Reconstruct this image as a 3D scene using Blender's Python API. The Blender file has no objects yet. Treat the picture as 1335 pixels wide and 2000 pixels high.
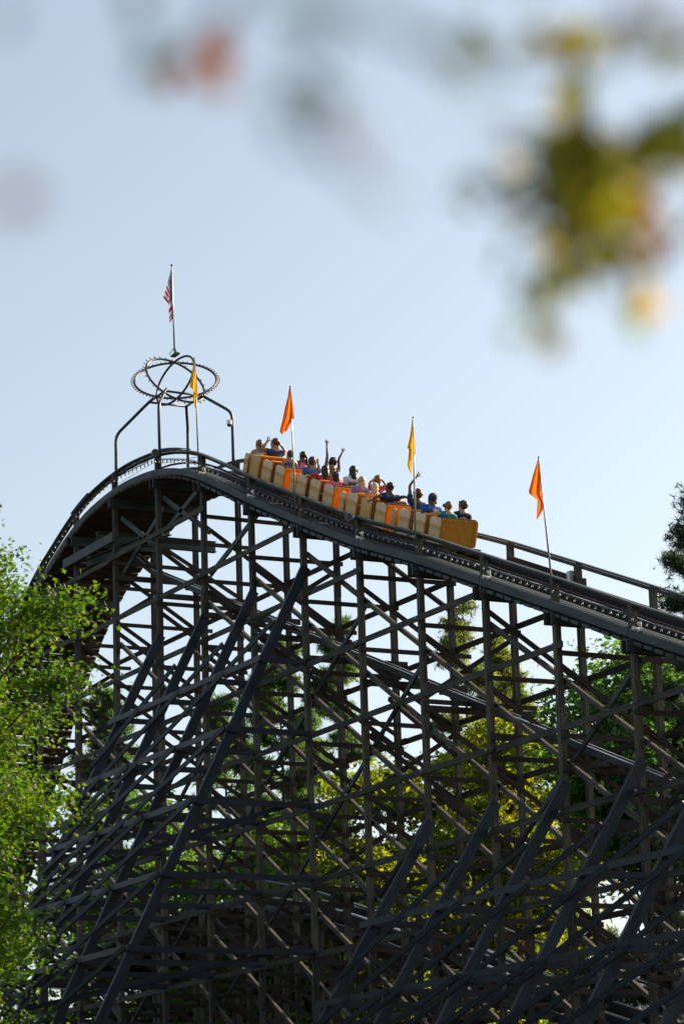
import bpy, math, random
import numpy as np
from mathutils import Vector, Matrix, Quaternion, noise

S = bpy.context.scene
C = S.collection
# ------------------------------------------------------------------ camera
cam_d = bpy.data.cameras.new("camera")
cam = bpy.data.objects.new("camera", cam_d); C.objects.link(cam)
CAMPOS = Vector((78.525, -33.968, 1.6))
_az, _p, _r = math.radians(-62.1726), math.radians(14.055), math.radians(-1.8164)
_f = Vector((math.sin(_az)*math.cos(_p), math.cos(_az)*math.cos(_p), math.sin(_p)))
_rt = Vector((math.cos(_az), -math.sin(_az), 0)); _up = _rt.cross(_f)
RT = _rt*math.cos(_r)+_up*math.sin(_r); UP = _up*math.cos(_r)-_rt*math.sin(_r)
m = Matrix((RT, UP, -_f)).transposed().to_4x4(); m.translation = CAMPOS
cam.matrix_world = m
cam_d.sensor_fit = 'VERTICAL'; cam_d.sensor_height = 36.0; cam_d.lens = 36*5868.9/2000
cam_d.clip_start = 0.1; cam_d.clip_end = 5000
cam_d.dof.use_dof = True; cam_d.dof.focus_distance = 72.0; cam_d.dof.aperture_fstop = 2.8
S.camera = cam
# ------------------------------------------------------------------ light
SUN_EL, SUN_AZ = math.radians(27), math.radians(-4)     # azimuth from +Y towards +X
w = bpy.data.worlds.new("World"); S.world = w; w.use_nodes = True
nt = w.node_tree
sky = nt.nodes.new('ShaderNodeTexSky'); sky.sky_type = 'NISHITA'; sky.sun_disc = False
sky.sun_elevation = SUN_EL; sky.sun_rotation = SUN_AZ
sky.air_density = 1.0; sky.dust_density = 1.9; sky.ozone_density = 1.0
bg = nt.nodes['Background']; hs = nt.nodes.new('ShaderNodeHueSaturation'); hs.inputs['Saturation'].default_value = .68; hs.inputs['Hue'].default_value = .487
nt.links.new(sky.outputs[0], hs.inputs['Color']); nt.links.new(hs.outputs[0], bg.inputs[0]); bg.inputs[1].default_value = 0.105
sl = bpy.data.lights.new("sun", 'SUN'); sl.energy = 5.0; sl.angle = math.radians(0.5); sl.color = (1.0, 0.80, 0.56)
so = bpy.data.objects.new("sun", sl); C.objects.link(so)
sd = Vector((math.sin(SUN_AZ)*math.cos(SUN_EL), math.cos(SUN_AZ)*math.cos(SUN_EL), math.sin(SUN_EL)))
so.rotation_euler = sd.to_track_quat('Z', 'Y').to_euler(); so.location = (0, 40, 60)
S.view_settings.view_transform = 'Standard'; S.view_settings.look = 'None'
S.view_settings.exposure = 0.8; S.view_settings.gamma = 1.0
S.cycles.use_denoising = True
S.cycles.max_bounces = 8; S.cycles.transparent_max_bounces = 8

# ------------------------------------------------------------------ helpers
rnd = random.Random(7)

def thing(o, label, cat, group=None):
    o['label'] = label; o['category'] = cat
    if group: o['group'] = group
    return o

def empty(name, loc=(0, 0, 0)):
    o = bpy.data.objects.new(name, None); C.objects.link(o); o.location = loc
    o.empty_display_size = 0.3
    return o

def place_parent(o, parent):
    if parent is not None:
        o.parent = parent
        o.matrix_parent_inverse = Matrix.Translation(parent.location).inverted() if parent.rotation_euler[:] == (0, 0, 0) else parent.matrix_basis.inverted()

class MB:
    """collects shapes for one mesh object"""
    def __init__(s): s.v = []; s.f = []; s.uv = []; s.mi = []; s.cm = 0; s.smooth = False
    def face(s, idx, uv=None):
        s.f.append(idx); s.uv.append(uv or [(0, 0)]*len(idx)); s.mi.append(s.cm)
    def bar(s, P, Q, a, b, side=(0, 0, 1)):
        """box from P to Q; b = size along 'side', a = size across it"""
        P = Vector(P); Q = Vector(Q); d = (Q-P); L = d.length; d = d/L
        u = Vector(side); u = u-d*u.dot(d)
        if u.length < 1e-5: u = Vector((1, 0, 0))-d*d.x
        u.normalize(); t = d.cross(u)
        k = len(s.v)
        for X in (P, Q):
            for (i, j) in ((-1, -1), (1, -1), (1, 1), (-1, 1)):
                s.v.append(X+t*(a/2*i)+u*(b/2*j))
        o = rnd.uniform(0, 50)
        for i in range(4):
            j = (i+1) % 4
            s.face([k+i, k+j, k+4+j, k+4+i], [(o, i*.37), (o, i*.37+.3), (o+L, i*.37+.3), (o+L, i*.37)])
        s.face([k+3, k+2, k+1, k], [(o, 0), (o, .2), (o+.1, .2), (o+.1, 0)])
        s.face([k+4, k+5, k+6, k+7], [(o, 0), (o, .2), (o+.1, .2), (o+.1, 0)])
        return s
    def box(s, c, sx, sy, sz):
        c = Vector(c); return s.bar(c-Vector((sx/2, 0, 0)), c+Vector((sx/2, 0, 0)), sy, sz)
    def tube(s, pts, r, n=8, cap=True, closed=False):
        pts = [Vector(p) for p in pts]; N = len(pts)
        rs = r if isinstance(r, (list, tuple)) else [r]*N
        prev = None; base = len(s.v)
        for i, p in enumerate(pts):
            if closed: d = pts[(i+1) % N]-pts[i-1]
            else: d = pts[min(i+1, N-1)]-pts[max(i-1, 0)]
            d.normalize()
            if prev is None:
                u = Vector((0, 0, 1)) if abs(d.z) < .9 else Vector((1, 0, 0))
            else: u = prev
            u = (u-d*u.dot(d)).normalized(); prev = u; t = d.cross(u)
            for k in range(n):
                a = 2*math.pi*k/n
                s.v.append(p+(u*math.cos(a)+t*math.sin(a))*rs[i])
        M = N if closed else N-1
        for i in range(M):
            for k in range(n):
                A = base+i*n+k; B = base+i*n+(k+1) % n
                i2 = (i+1) % N
                D = base+i2*n+k; E = base+i2*n+(k+1) % n
                s.face([A, B, E, D], [(i, k/n), (i, (k+1)/n), (i+1, (k+1)/n), (i+1, k/n)])
        if cap and not closed:
            s.face([base+k for k in range(n)][::-1]); s.face([base+(N-1)*n+k for k in range(n)])
        return s
    def strip(s, pts, w, h, yc, zoff=0.0, cap=True):
        """rectangular section (w in Y, h in Z) swept along an X-Z polyline at Y=yc"""
        N = len(pts); base = len(s.v); L = 0
        for i, (x, z) in enumerate(pts):
            a = pts[max(i-1, 0)]; b = pts[min(i+1, N-1)]
            dx, dz = b[0]-a[0], b[1]-a[1]; l = math.hypot(dx, dz); nx, nz = -dz/l, dx/l
            for (yy, hh) in ((-w/2, -h/2), (w/2, -h/2), (w/2, h/2), (-w/2, h/2)):
                s.v.append(Vector((x+nx*(hh+zoff), yc+yy, z+nz*(hh+zoff))))
        for i in range(N-1):
            l = math.hypot(pts[i+1][0]-pts[i][0], pts[i+1][1]-pts[i][1])
            for k in range(4):
                j = (k+1) % 4
                s.face([base+i*4+k, base+i*4+4+k, base+i*4+4+j, base+i*4+j], [(L, k*.37), (L+l, k*.37), (L+l, k*.37+.3), (L, k*.37+.3)])
            L += l
        if cap:
            s.face([base, base+1, base+2, base+3]); e = base+(N-1)*4; s.face([e+3, e+2, e+1, e])
        return s
    def ball(s, c, rx, ry=None, rz=None, nu=10, nv=7, rot=None):
        ry = ry or rx; rz = rz or rx; c = Vector(c); base = len(s.v)
        def P(x, y, z):
            q = Vector((x*rx, y*ry, z*rz))
            return c+(rot @ q if rot else q)
        s.v.append(P(0, 0, -1))
        for j in range(1, nv):
            a = math.pi*j/nv
            for i in range(nu):
                b = 2*math.pi*i/nu
                s.v.append(P(math.sin(a)*math.cos(b), math.sin(a)*math.sin(b), -math.cos(a)))
        s.v.append(P(0, 0, 1)); top = len(s.v)-1
        for i in range(nu):
            s.face([base, base+1+(i+1) % nu, base+1+i])
            for j in range(nv-2):
                A = base+1+j*nu
                s.face([A+i, A+(i+1) % nu, A+nu+(i+1) % nu, A+nu+i])
            A = base+1+(nv-2)*nu
            s.face([A+i, A+(i+1) % nu, top])
        return s
    def build(s, name, mats, parent=None, smooth=False, center=True):
        if not isinstance(mats, (list, tuple)): mats = [mats]
        me = bpy.data.meshes.new(name)
        V = [Vector(v) for v in s.v]
        c = Vector((0, 0, 0))
        if center and V:
            lo = Vector([min(v[i] for v in V) for i in range(3)]); hi = Vector([max(v[i] for v in V) for i in range(3)])
            c = (lo+hi)/2
        me.from_pydata([v-c for v in V], [], s.f)
        uvl = me.uv_layers.new(name='UVMap')
        flat = [x for f in s.uv for p in f for x in p]
        uvl.data.foreach_set('uv', flat)
        for m_ in mats: me.materials.append(m_)
        me.polygons.foreach_set('material_index', s.mi)
        if smooth: me.polygons.foreach_set('use_smooth', [True]*len(s.f))
        me.update()
        o = bpy.data.objects.new(name, me); C.objects.link(o); o.location = c
        if parent is not None:
            o.parent = parent
            o.location = c-parent.location if parent.type == 'EMPTY' else c-wl(parent)
        return o

def wl(o):
    v = Vector(o.location); p = o.parent
    while p is not None: v = v+Vector(p.location); p = p.parent
    return v

# ------------------------------------------------------------------ materials
def mat(name):
    m_ = bpy.data.materials.new(name); m_.use_nodes = True
    return m_, m_.node_tree, m_.node_tree.nodes['Principled BSDF']

def ramp(nt, fac, stops):
    r = nt.nodes.new('ShaderNodeValToRGB')
    el = r.color_ramp.elements
    while len(el) < len(stops): el.new(.5)
    for e, (p, c) in zip(el, stops): e.position = p; e.color = (*c, 1)
    nt.links.new(fac, r.inputs[0]); return r.outputs[0]

def mixc(nt, fac, a, b, mode='MIX'):
    n = nt.nodes.new('ShaderNodeMix'); n.data_type = 'RGBA'; n.blend_type = mode
    if isinstance(fac, (int, float)): n.inputs[0].default_value = fac
    else: nt.links.new(fac, n.inputs[0])
    for i, c in ((6, a), (7, b)):
        if isinstance(c, tuple): n.inputs[i].default_value = (*c, 1)
        else: nt.links.new(c, n.inputs[i])
    return n.outputs[2]

def noise_n(nt, vec, scale, detail=4, rough=.6):
    n = nt.nodes.new('ShaderNodeTexNoise'); n.inputs['Scale'].default_value = scale
    n.inputs['Detail'].default_value = detail; n.inputs['Roughness'].default_value = rough
    if vec is not None: nt.links.new(vec, n.inputs['Vector'])
    return n.outputs['Fac']

def wood(name, dark, light, rough=.75, streak=28, stain=(.014, .013, .011)):
    m_, nt, b = mat(name)
    tc = nt.nodes.new('ShaderNodeTexCoord'); mp = nt.nodes.new('ShaderNodeMapping')
    mp.inputs['Scale'].default_value = (1.2, streak, 1); nt.links.new(tc.outputs['UV'], mp.inputs[0])
    g = noise_n(nt, mp.outputs[0], 1.0, 6, .7)
    mp2 = nt.nodes.new('ShaderNodeMapping'); mp2.inputs['Scale'].default_value = (.9, 3, 1); nt.links.new(tc.outputs['UV'], mp2.inputs[0])
    g2 = noise_n(nt, mp2.outputs[0], 1.0, 3, .6)
    base = ramp(nt, g, [(.3, dark), (.72, light)])
    base = mixc(nt, ramp(nt, g2, [(.42, (0, 0, 0)), (.68, (.75, .75, .75))]), base, stain)
    geo = nt.nodes.new('ShaderNodeNewGeometry')
    var = ramp(nt, geo.outputs['Random Per Island'], [(0, (.6, .6, .66)), (.5, (1, 1, 1)), (1, (1.5, 1.32, 1.15))])
    base = mixc(nt, 1.0, base, var, 'MULTIPLY')
    nt.links.new(base, b.inputs['Base Color'])
    b.inputs['Roughness'].default_value = rough
    b.inputs['Specular IOR Level'].default_value = .2
    bp = nt.nodes.new('ShaderNodeBump'); bp.inputs['Strength'].default_value = .35; bp.inputs['Distance'].default_value = .01
    nt.links.new(g, bp.inputs['Height']); nt.links.new(bp.outputs[0], b.inputs['Normal'])
    return m_

W_POST = wood('weathered_post_wood', (.045, .045, .036), (.108, .106, .086))
W_LEDG = wood('brown_ledger_wood', (.026, .020, .018), (.068, .053, .046))
W_RIB = wood('grey_brown_ribbon_wood', (.036, .038, .032), (.088, .088, .074))
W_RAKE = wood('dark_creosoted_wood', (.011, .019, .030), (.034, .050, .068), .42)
W_FAS = wood('grey_green_painted_wood', (.030, .044, .047), (.070, .092, .095), .55, 20, (.02, .02, .018))
W_DIAG = wood('sunlit_tone_brace_wood', (.05, .052, .048), (.13, .12, .10))  # lighter base colour stands in for sunlight on the brace edges
W_TIE = wood('reddish_tie_wood', (.03, .018, .013), (.085, .052, .038))

def plain(name, col, rough=.5, metal=0.0, var=.15, scale=8):
    m_, nt, b = mat(name)
    tc = nt.nodes.new('ShaderNodeTexCoord')
    g = noise_n(nt, tc.outputs['Object'], scale, 5, .65)
    lo = tuple(c*(1-var) for c in col); hi = tuple(min(1, c*(1+var)) for c in col)
    nt.links.new(ramp(nt, g, [(.3, lo), (.7, hi)]), b.inputs['Base Color'])
    b.inputs['Roughness'].default_value = rough; b.inputs['Metallic'].default_value = metal
    return m_

STEEL_RAIL = plain('polished_rail_steel', (.55, .53, .5), .3, 1)
STEEL_DARK = plain('dark_pipe_steel', (.05, .045, .042), .45, .3)
STEEL_GREEN = plain('green_painted_steel', (.012, .045, .038), .5)
GALV = plain('galvanised_pole_metal', (.42, .43, .45), .4, .7)
WHITE_PL = plain('white_lamp_plastic', (.75, .75, .72), .4)
GREY_PL = plain('grey_box_metal', (.35, .37, .38), .5)
BLACK = plain('black_rubber', (.015, .015, .017), .7)
CABLE = plain('black_cable', (.02, .018, .022), .6)
NAVY_PAD = plain('navy_seat_padding', (.02, .025, .05), .6)

def glassy(name, col):
    m_, nt, b = mat(name)
    b.inputs['Base Color'].default_value = (*col, 1); b.inputs['Roughness'].default_value = .12
    b.inputs['Transmission Weight'].default_value = .35; b.inputs['Specular IOR Level'].default_value = .7
    return m_
BULB = glassy('clear_bulb_glass', (.4, .4, .38)); BULB_R = glassy('red_bulb_glass', (.7, .05, .05))

def foliage(name, cols, trans=.55, tcol=None, rough=.55):
    m_, nt, b = mat(name)
    geo = nt.nodes.new('ShaderNodeNewGeometry')
    c = ramp(nt, geo.outputs['Random Per Island'], cols)
    tc = nt.nodes.new('ShaderNodeTexCoord')
    n_ = noise_n(nt, tc.outputs['Object'], .55, 2, .5)
    c = mixc(nt, 1.0, c, ramp(nt, n_, [(.35, (.72, .78, .8)), (.65, (1.2, 1.12, .95))]), 'MULTIPLY')
    nt.links.new(c, b.inputs['Base Color']); b.inputs['Roughness'].default_value = rough
    t = nt.nodes.new('ShaderNodeBsdfTranslucent')
    nt.links.new(mixc(nt, 1.0, c, tcol or (2.6, 2.4, .9), 'MULTIPLY'), t.inputs[0])
    mx = nt.nodes.new('ShaderNodeMixShader'); mx.inputs[0].default_value = trans
    out = nt.nodes['Material Output']
    nt.links.new(b.outputs[0], mx.inputs[1]); nt.links.new(t.outputs[0], mx.inputs[2]); nt.links.new(mx.outputs[0], out.inputs[0])
    return m_

F_MAPLE = foliage('maple_leaf_green', [(0, (.025, .07, .015)), (.6, (.052, .118, .014)), (.985, (.09, .14, .014)), (1, (.13, .11, .02))], .42, (3.5, 3.3, .6))
F_BROAD = foliage('broad_leaf_green', [(0, (.03, .08, .025)), (.7, (.065, .13, .03)), (1, (.12, .16, .035))], .6, (2.9, 3.0, 1.2))
F_YELL = foliage('yellow_green_leaf', [(0, (.06, .11, .02)), (.6, (.1, .15, .02)), (1, (.2, .2, .03))], .6, (3, 2.6, .7))
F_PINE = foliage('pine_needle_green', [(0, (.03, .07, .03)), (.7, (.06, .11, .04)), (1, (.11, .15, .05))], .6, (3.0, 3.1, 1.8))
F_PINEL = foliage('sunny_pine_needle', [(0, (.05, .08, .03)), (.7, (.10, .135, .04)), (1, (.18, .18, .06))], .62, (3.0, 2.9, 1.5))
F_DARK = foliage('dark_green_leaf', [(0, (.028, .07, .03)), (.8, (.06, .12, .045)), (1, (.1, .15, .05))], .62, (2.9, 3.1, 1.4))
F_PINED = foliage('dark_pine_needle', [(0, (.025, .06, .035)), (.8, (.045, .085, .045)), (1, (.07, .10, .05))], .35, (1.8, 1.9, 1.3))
F_FALL = foliage('olive_autumn_leaf', [(0, (.035, .06, .02)), (.55, (.08, .09, .012)), (.85, (.15, .13, .02)), (1, (.26, .16, .04))], .68, (2.9, 2.8, 1.0))
F_RUST = foliage('rusty_autumn_leaf', [(0, (.16, .07, .03)), (.6, (.22, .09, .04)), (1, (.26, .14, .06))], .45, (1.4, 1.2, 1))
BARK = wood('tree_bark', (.05, .042, .033), (.12, .1, .08), .9, 10)
# ------------------------------------------------------------------ ground
def ground():
    m_, nt, b = mat('grass_and_mulch_ground')
    tc = nt.nodes.new('ShaderNodeTexCoord')
    g = noise_n(nt, tc.outputs['Object'], .25, 8, .7)
    nt.links.new(ramp(nt, g, [(.35, (.035, .05, .018)), (.5, (.05, .06, .025)), (.68, (.09, .075, .045))]), b.inputs['Base Color'])
    b.inputs['Roughness'].default_value = .95
    mb = MB(); R = 900; n = 24
    for j in range(n+1):
        for i in range(n+1):
            x = -R+2*R*i/n; y = -R+2*R*j/n
            mb.v.append(Vector((x, y, 0)))
    for j in range(n):
        for i in range(n):
            k = j*(n+1)+i; mb.face([k, k+1, k+n+2, k+n+1])
    o = mb.build('ground', m_, center=False); o['kind'] = 'structure'
ground()

# ------------------------------------------------------------------ coaster geometry
W = 2.53; D = 3.0; PS = .14
PROF = [(-22, 5.2), (-20, 7.9), (-18, 10.2), (-16, 12.4), (-14, 14.9), (-12, 17.3), (-10, 19.6), (-8, 21.5), (-6.6, 22.45), (-5.65, 22.9), (-5.01, 23.14), (-4.18, 23.48), (-3.11, 23.86), (-1.94, 24.15), (-.9, 24.28), (0, 24.35), (.7, 24.37), (1.5, 24.35), (2.9, 24.24), (4.19, 23.99), (5.21, 23.7), (5.95, 23.43), (7.5, 22.74), (9.03, 22.02), (11.96, 20.75), (14.96, 19.5), (18.0, 18.4), (21.04, 17.2), (24.07, 16.0), (27.04, 14.8), (28.86, 14.09), (34, 12.05), (40, 9.65), (46, 7.2)]
_px = [p[0] for p in PROF]; _pz = [p[1] for p in PROF]
# smooth the profile once
_gx = np.arange(-22, 46.01, .25); _gz = np.interp(_gx, _px, _pz)
for _ in range(3): _gz[1:-1] = (_gz[:-2]+2*_gz[1:-1]+_gz[2:])/4
def H(x): return float(np.interp(x, _gx, _gz))
def Lz(r): return 23.6-1.822*r
def path(x0, x1, off, step=.5):
    n = max(1, int(math.ceil((x1-x0)/step)))
    return [(x0+(x1-x0)*i/n, H(x0+(x1-x0)*i/n)+off) for i in range(n+1)]

fwd = _f
def inframe(P):
    d = Vector(P)-CAMPOS; z = d.dot(fwd); x = d.dot(RT)/z*5868.9; y = d.dot(UP)/z*5868.9
    return z, x, y
class Coll:
    """members of one thing; at most 95 of a name become parts, the rest one part"""
    def __init__(s): s.d = {}
    def add(s, name, m_, P, Q, a, b, side=(0, 0, 1)):
        P = Vector(P); Q = Vector(Q)
        c = None; best = 1e9
        for t in (0, .25, .5, .75, 1):
            z, x, y = inframe(P.lerp(Q, t))
            o = max(0, abs(x)-660)+max(0, abs(y)-990)
            best = min(best, o*10+z)
        s.d.setdefault(name, []).append((best, m_, P, Q, a, b, side))
    def flush(s, parent, cap=95):
        for name, L in s.d.items():
            L.sort(key=lambda t: t[0])
            for k, (sc, m_, P, Q, a, b, side) in enumerate(L[:cap]):
                MB().bar(P, Q, a, b, side).build(name, m_, parent)
            if len(L) > cap:
                byM = {}
                for (sc, m_, P, Q, a, b, side) in L[cap:]: byM.setdefault(m_.name, (m_, MB()))[1].bar(P, Q, a, b, side)
                mats = [v[0] for v in byM.values()]; mb = MB()
                for i, (mm, x) in enumerate(byM.values()):
                    k = len(mb.v); mb.v += x.v
                    mb.f += [[q+k for q in f] for f in x.f]; mb.uv += x.uv; mb.mi += [i]*len(x.f)
                o = mb.build('more_'+name+'s', mats, parent); o['kind'] = 'stuff'

coaster = thing(empty('wooden_roller_coaster', (3, 1.27, 0)), 'tall dark timber lift hill with crossed braces and rakers, carrying the orange train', 'roller coaster')
K = Coll()
j = lambda s=.012: rnd.uniform(-s, s)
for i in range(-7, 15):
    X = i*D; top = H(X)
    if top < 3: continue
    # posts (near and far), in lengths spliced side by side
    for Y in (0, W):
        z0 = 0; segs = []
        cuts = [0]+[Lz(r)-.5 for r in (11, 8, 5, 2) if Lz(r) < top-2]+[top-.03]
        mb = MB()
        for a, b in zip(cuts[:-1], cuts[1:]):
            ox = j(.018); oy = j(.018)
            mb.bar((X+ox, Y+oy, a), (X+ox, Y+oy, b), PS, PS+j(.01), (0, 1, 0))
            if a > 0:   # splice plank bolted over the joint
                mb.bar((X+.09, Y+oy, a-.55), (X+.09, Y+oy, a+.55), .04, PS*.8, (0, 1, 0))
        mb.build('post', W_POST, coaster)
    # cap: two boards clasping the posts under the track
    zc = top-.93
    for sx in (-1, 1):
        K.add('cap_beam', W_LEDG if sx < 0 else W_FAS, (X+sx*.105, -.22+j(.05), zc), (X+sx*.105, W+.1, zc), .05, .28)
    ls = [r for r in range(1, 13) if Lz(r) < top-.7 and Lz(r) > .3]
    for n_, r in enumerate(ls):
        z = Lz(r)
        if z-.17 < top-1.2:
            ext = W+.12+(rnd.random() < .2)*.35
            K.add('ledger', W_LEDG, (X+.1, -.12+j(.04), z-.17), (X+.1, ext, z-.17+j(.02)), .045, .11)
        zn = Lz(r+1)
        # transverse brace in each panel
        if z-.3 < top-1.1 and zn > -1:
            K.add('cross_brace', W_LEDG, (X-.1, -.02, z-.32), (X-.1, W, max(zn-.1, .1)), .045, .115)
            if (i+r) % 5 == 0:
                K.add('cross_brace', W_LEDG, (X-.15, W, z-.32), (X-.15, 0, max(zn-.1, .1)), .045, .12)
            if (i*5+r) % 6 == 0:
                K.add('cross_brace', W_LEDG, (X+.16, .1, z-.4), (X+.16, W-.1, zn+.15), .04, .11)
# ribbons: long horizontal boards nailed to the outer faces
def ribbons(Y, nm, m_, rr, sk, x0=-21, x1=42, bays=(3, 2, 4)):
    for r in rr:
        z = Lz(r); X = x0+3*(r % 3); n_ = 0
        while X < x1:
            L = bays[(n_+r) % 3]*D; a, b = X, min(X+L, x1)
            # keep to where the structure stands this tall
            while a < b and H(a) < z+.7: a += D
            while b > a and H(b) < z+.7: b -= D
            if b > a:
                K.add(nm, m_, (a-.32+j(.12), Y+(.055 if n_ % 2 else 0), z+j(.02)), (b+.22+j(.1), Y+(.055 if n_ % 2 else 0), z+j(.02)), .045, .14)
            X += L; n_ += 1
ribbons(-.10, 'ribbon', W_RIB, range(1, 13), 0)
ribbons(W+.10, 'ribbon', W_LEDG, range(2, 13), 1)
# short heavy board under the crest
K.add('ribbon', W_FAS, (-3.6, -.17, 22.37), (.2, -.17, 22.37), .06, .27)
# longitudinal diagonals, falling one level per bay, just inside the near posts
for r in range(2, 13):
    for i in range(-6, 14):
        z = Lz(r)-.75; X = i*D
        if z+.2 > H(X)-1.0 or z-1.82 < 0: continue
        if i <= 1 and (i+r) % 2: continue
        K.add('diagonal_brace', W_DIAG, (X-.12, .14, z+.07), (X+D+.12, .14, z-1.822-.07), .085, .11)
        if i % 4 == 0 and r % 2 == 0:
            K.add('diagonal_brace', W_LEDG, (X-.12, W-.13, z+.07), (X+D+.12, W-.13, z-1.822-.07), .06, .12)
# the opposite diagonals, in long lines
for k in (-3, -2, -1, 0, 1, 2):
    for n_ in range(-9, 9):
        Xa = 17.8+n_*D; za = 15.5+.607*(Xa-17.8)+k*3.644+(.0)
        if za > H(Xa)-1.2 or za-1.82 < .2: continue
        if k not in (-2, 0, 1) and n_ % 4: continue
        if (n_+k*2) % 7 == 3: continue
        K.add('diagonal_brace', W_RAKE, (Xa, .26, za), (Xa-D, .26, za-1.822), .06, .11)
# top braces in the crest bays
for (a, b) in (((3, 21.9), (6, 22.75)), ((6, 20.0), (9, 21.0)), ((0, 21.3), (3, 22.6)), ((3, 22.9), (6, 21.2)), ((0, 23.0), (2.8, 21.4))):
    K.add('diagonal_brace', W_FAS, (a[0], .2, a[1]), (b[0], .2, b[1]), .06, .14)
K.flush(coaster)

for i in range(0, 11):   # bolt heads where ribbons and ledgers meet the near posts
    for r in range(2, 11):
        if Lz(r) < H(i*D)-1.2 and Lz(r) > 7:
            mb = MB(); mb.tube([(i*D+.02, -.12, Lz(r)+.02), (i*D+.02, -.175, Lz(r)+.02)], .026, 8)
            mb.build('bolt', GALV, coaster)
# rakers (sloping outriggers) with their ribbons
def rakers(ids, ztop, sl, levels, tag):
    Y = lambda z: -(ztop-z)*sl-.02
    R_ = Coll()
    for i in ids:
        X = i*D+.04
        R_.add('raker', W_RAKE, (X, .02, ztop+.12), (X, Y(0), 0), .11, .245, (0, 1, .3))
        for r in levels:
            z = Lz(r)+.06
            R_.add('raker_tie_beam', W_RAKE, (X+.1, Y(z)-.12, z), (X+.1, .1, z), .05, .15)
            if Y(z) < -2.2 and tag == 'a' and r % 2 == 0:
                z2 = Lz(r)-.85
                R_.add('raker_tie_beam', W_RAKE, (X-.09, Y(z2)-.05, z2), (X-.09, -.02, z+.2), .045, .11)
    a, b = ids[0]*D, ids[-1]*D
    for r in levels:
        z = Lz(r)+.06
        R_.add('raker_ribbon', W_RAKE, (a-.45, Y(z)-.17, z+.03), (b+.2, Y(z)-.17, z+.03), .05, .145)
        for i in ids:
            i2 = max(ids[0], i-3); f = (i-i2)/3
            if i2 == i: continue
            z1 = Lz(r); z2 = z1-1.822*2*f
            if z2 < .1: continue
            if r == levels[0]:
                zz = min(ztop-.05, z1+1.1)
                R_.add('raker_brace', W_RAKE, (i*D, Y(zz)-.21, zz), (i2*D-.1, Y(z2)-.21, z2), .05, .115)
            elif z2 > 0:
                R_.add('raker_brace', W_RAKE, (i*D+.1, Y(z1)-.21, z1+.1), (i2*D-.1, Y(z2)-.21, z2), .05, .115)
    R_.flush(coaster)
rakers([1, 2, 3, 4], 18.75, .505, range(4, 13), 'a')
rakers([6, 7, 8, 9, 10, 11, 12], 11.37, .64, range(8, 13), 'b')

# track deck
def slopeN(x):
    d = (H(x+.1)-H(x-.1))/.2; l = math.hypot(1, d); return Vector((-d/l, 0, 1/l)), Vector((1/l, 0, d/l))
T_ = Coll()
x = -21.0
while x < 42:
    n, t = slopeN(x); st = .33 if x < 6.5 else .42
    c = Vector((x, 0, H(x)))-n*.765
    wd = .25 if x < 6.5 else .30
    T_.add('tie', W_TIE if x < 6.5 else W_FAS, c+Vector((0, -.165+j(.02), 0)), c+Vector((0, W+.15+j(.03), 0)), wd, .07, tuple(n))
    x += st/math.sqrt(1+((H(x+.1)-H(x-.1))/.2)**2)
T_.flush(coaster)
for yc, nm in ((-.12, 'fascia_board'), (W+.12, 'fascia_board')):
    x = -21
    while x < 42:
        x2 = x+6
        MB().strip(path(x+.01, min(x2, 42)-.01, -.63), .05, .185, yc).build(nm, W_FAS, coaster); x = x2
for yc in (.69, 1.85):   # laminated timber track stacks with steel strap
    MB().strip(path(-21, 42, -.645), .26, .19, yc).build('track_stack', W_LEDG, coaster)
    MB().strip(path(-21, 42, -.50), .2, .10, yc).build('track_stack', W_RAKE, coaster)
    MB().strip(path(-21, 42, -.437), .11, .02, yc).build('track_rail', STEEL_RAIL, coaster)
for yc in (.10, .30, 2.28, 2.46):
    MB().strip(path(-20, 42, -.56), .17, .035, yc).build('walkway_plank', W_FAS, coaster)
MB().strip(path(-3, 42, -.60), .16, .12, 1.27).build('chain_trough', STEEL_DARK, coaster)
MB().strip(path(1, 42, -.33), .02, .055, .42).build('guard_board', W_LEDG, coaster)
for yc in (-.0, W):
    x = -20
    while x < 42:
        x2 = x+7.5
        MB().strip(path(x, min(x2, 42)-.005, .0, .3), .15 if yc < 1 else .12, .04, yc).build('handrail', W_FAS, coaster)
        x = x2
    MB().strip(path(-20, 42, -.065), .04, .08, yc+(.09 if yc < 1 else -.09)).build('handrail', W_RIB, coaster)
# patches on the handrail and guard board between two far posts
MB().strip(path(3.1, 5.1, .05), .19, .03, 0).build('handrail', W_RAKE, coaster)
MB().strip(path(-3.2, -1.9, .05), .19, .03, 0).build('handrail', W_RAKE, coaster)
MB().strip(path(18.0, 21.0, -.42), .04, .16, W-.1).build('guard_board', W_LEDG, coaster)
MB().bar((21.1, W-.02, H(21)-.72), (21.1, W-.02, H(21)-.4), .26, .1).build('guard_board', W_LEDG, coaster)
# steel beams under the crest
def ibeam(P, Q, h, w_):
    P = Vector(P); Q = Vector(Q); mb = MB()
    up = Vector((0, 0, h/2))
    mb.bar(P, Q, .02, h-.04); mb.bar(P+up, Q+up, w_, .02); mb.bar(P-up, Q-up, w_, .02); return mb
ibeam((-1.3, -.05, 22.72), (-1.3, W+.1, 22.72), .26, .2).build('steel_beam', STEEL_GREEN, coaster)
ibeam((1.2, .2, 22.05), (1.2, W+.1, 22.05), .3, .2).build('steel_beam', STEEL_GREEN, coaster)
ibeam((-3, .35, 22.3), (3, .35, 21.95), .24, .16).build('steel_beam', STEEL_GREEN, coaster)
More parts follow.
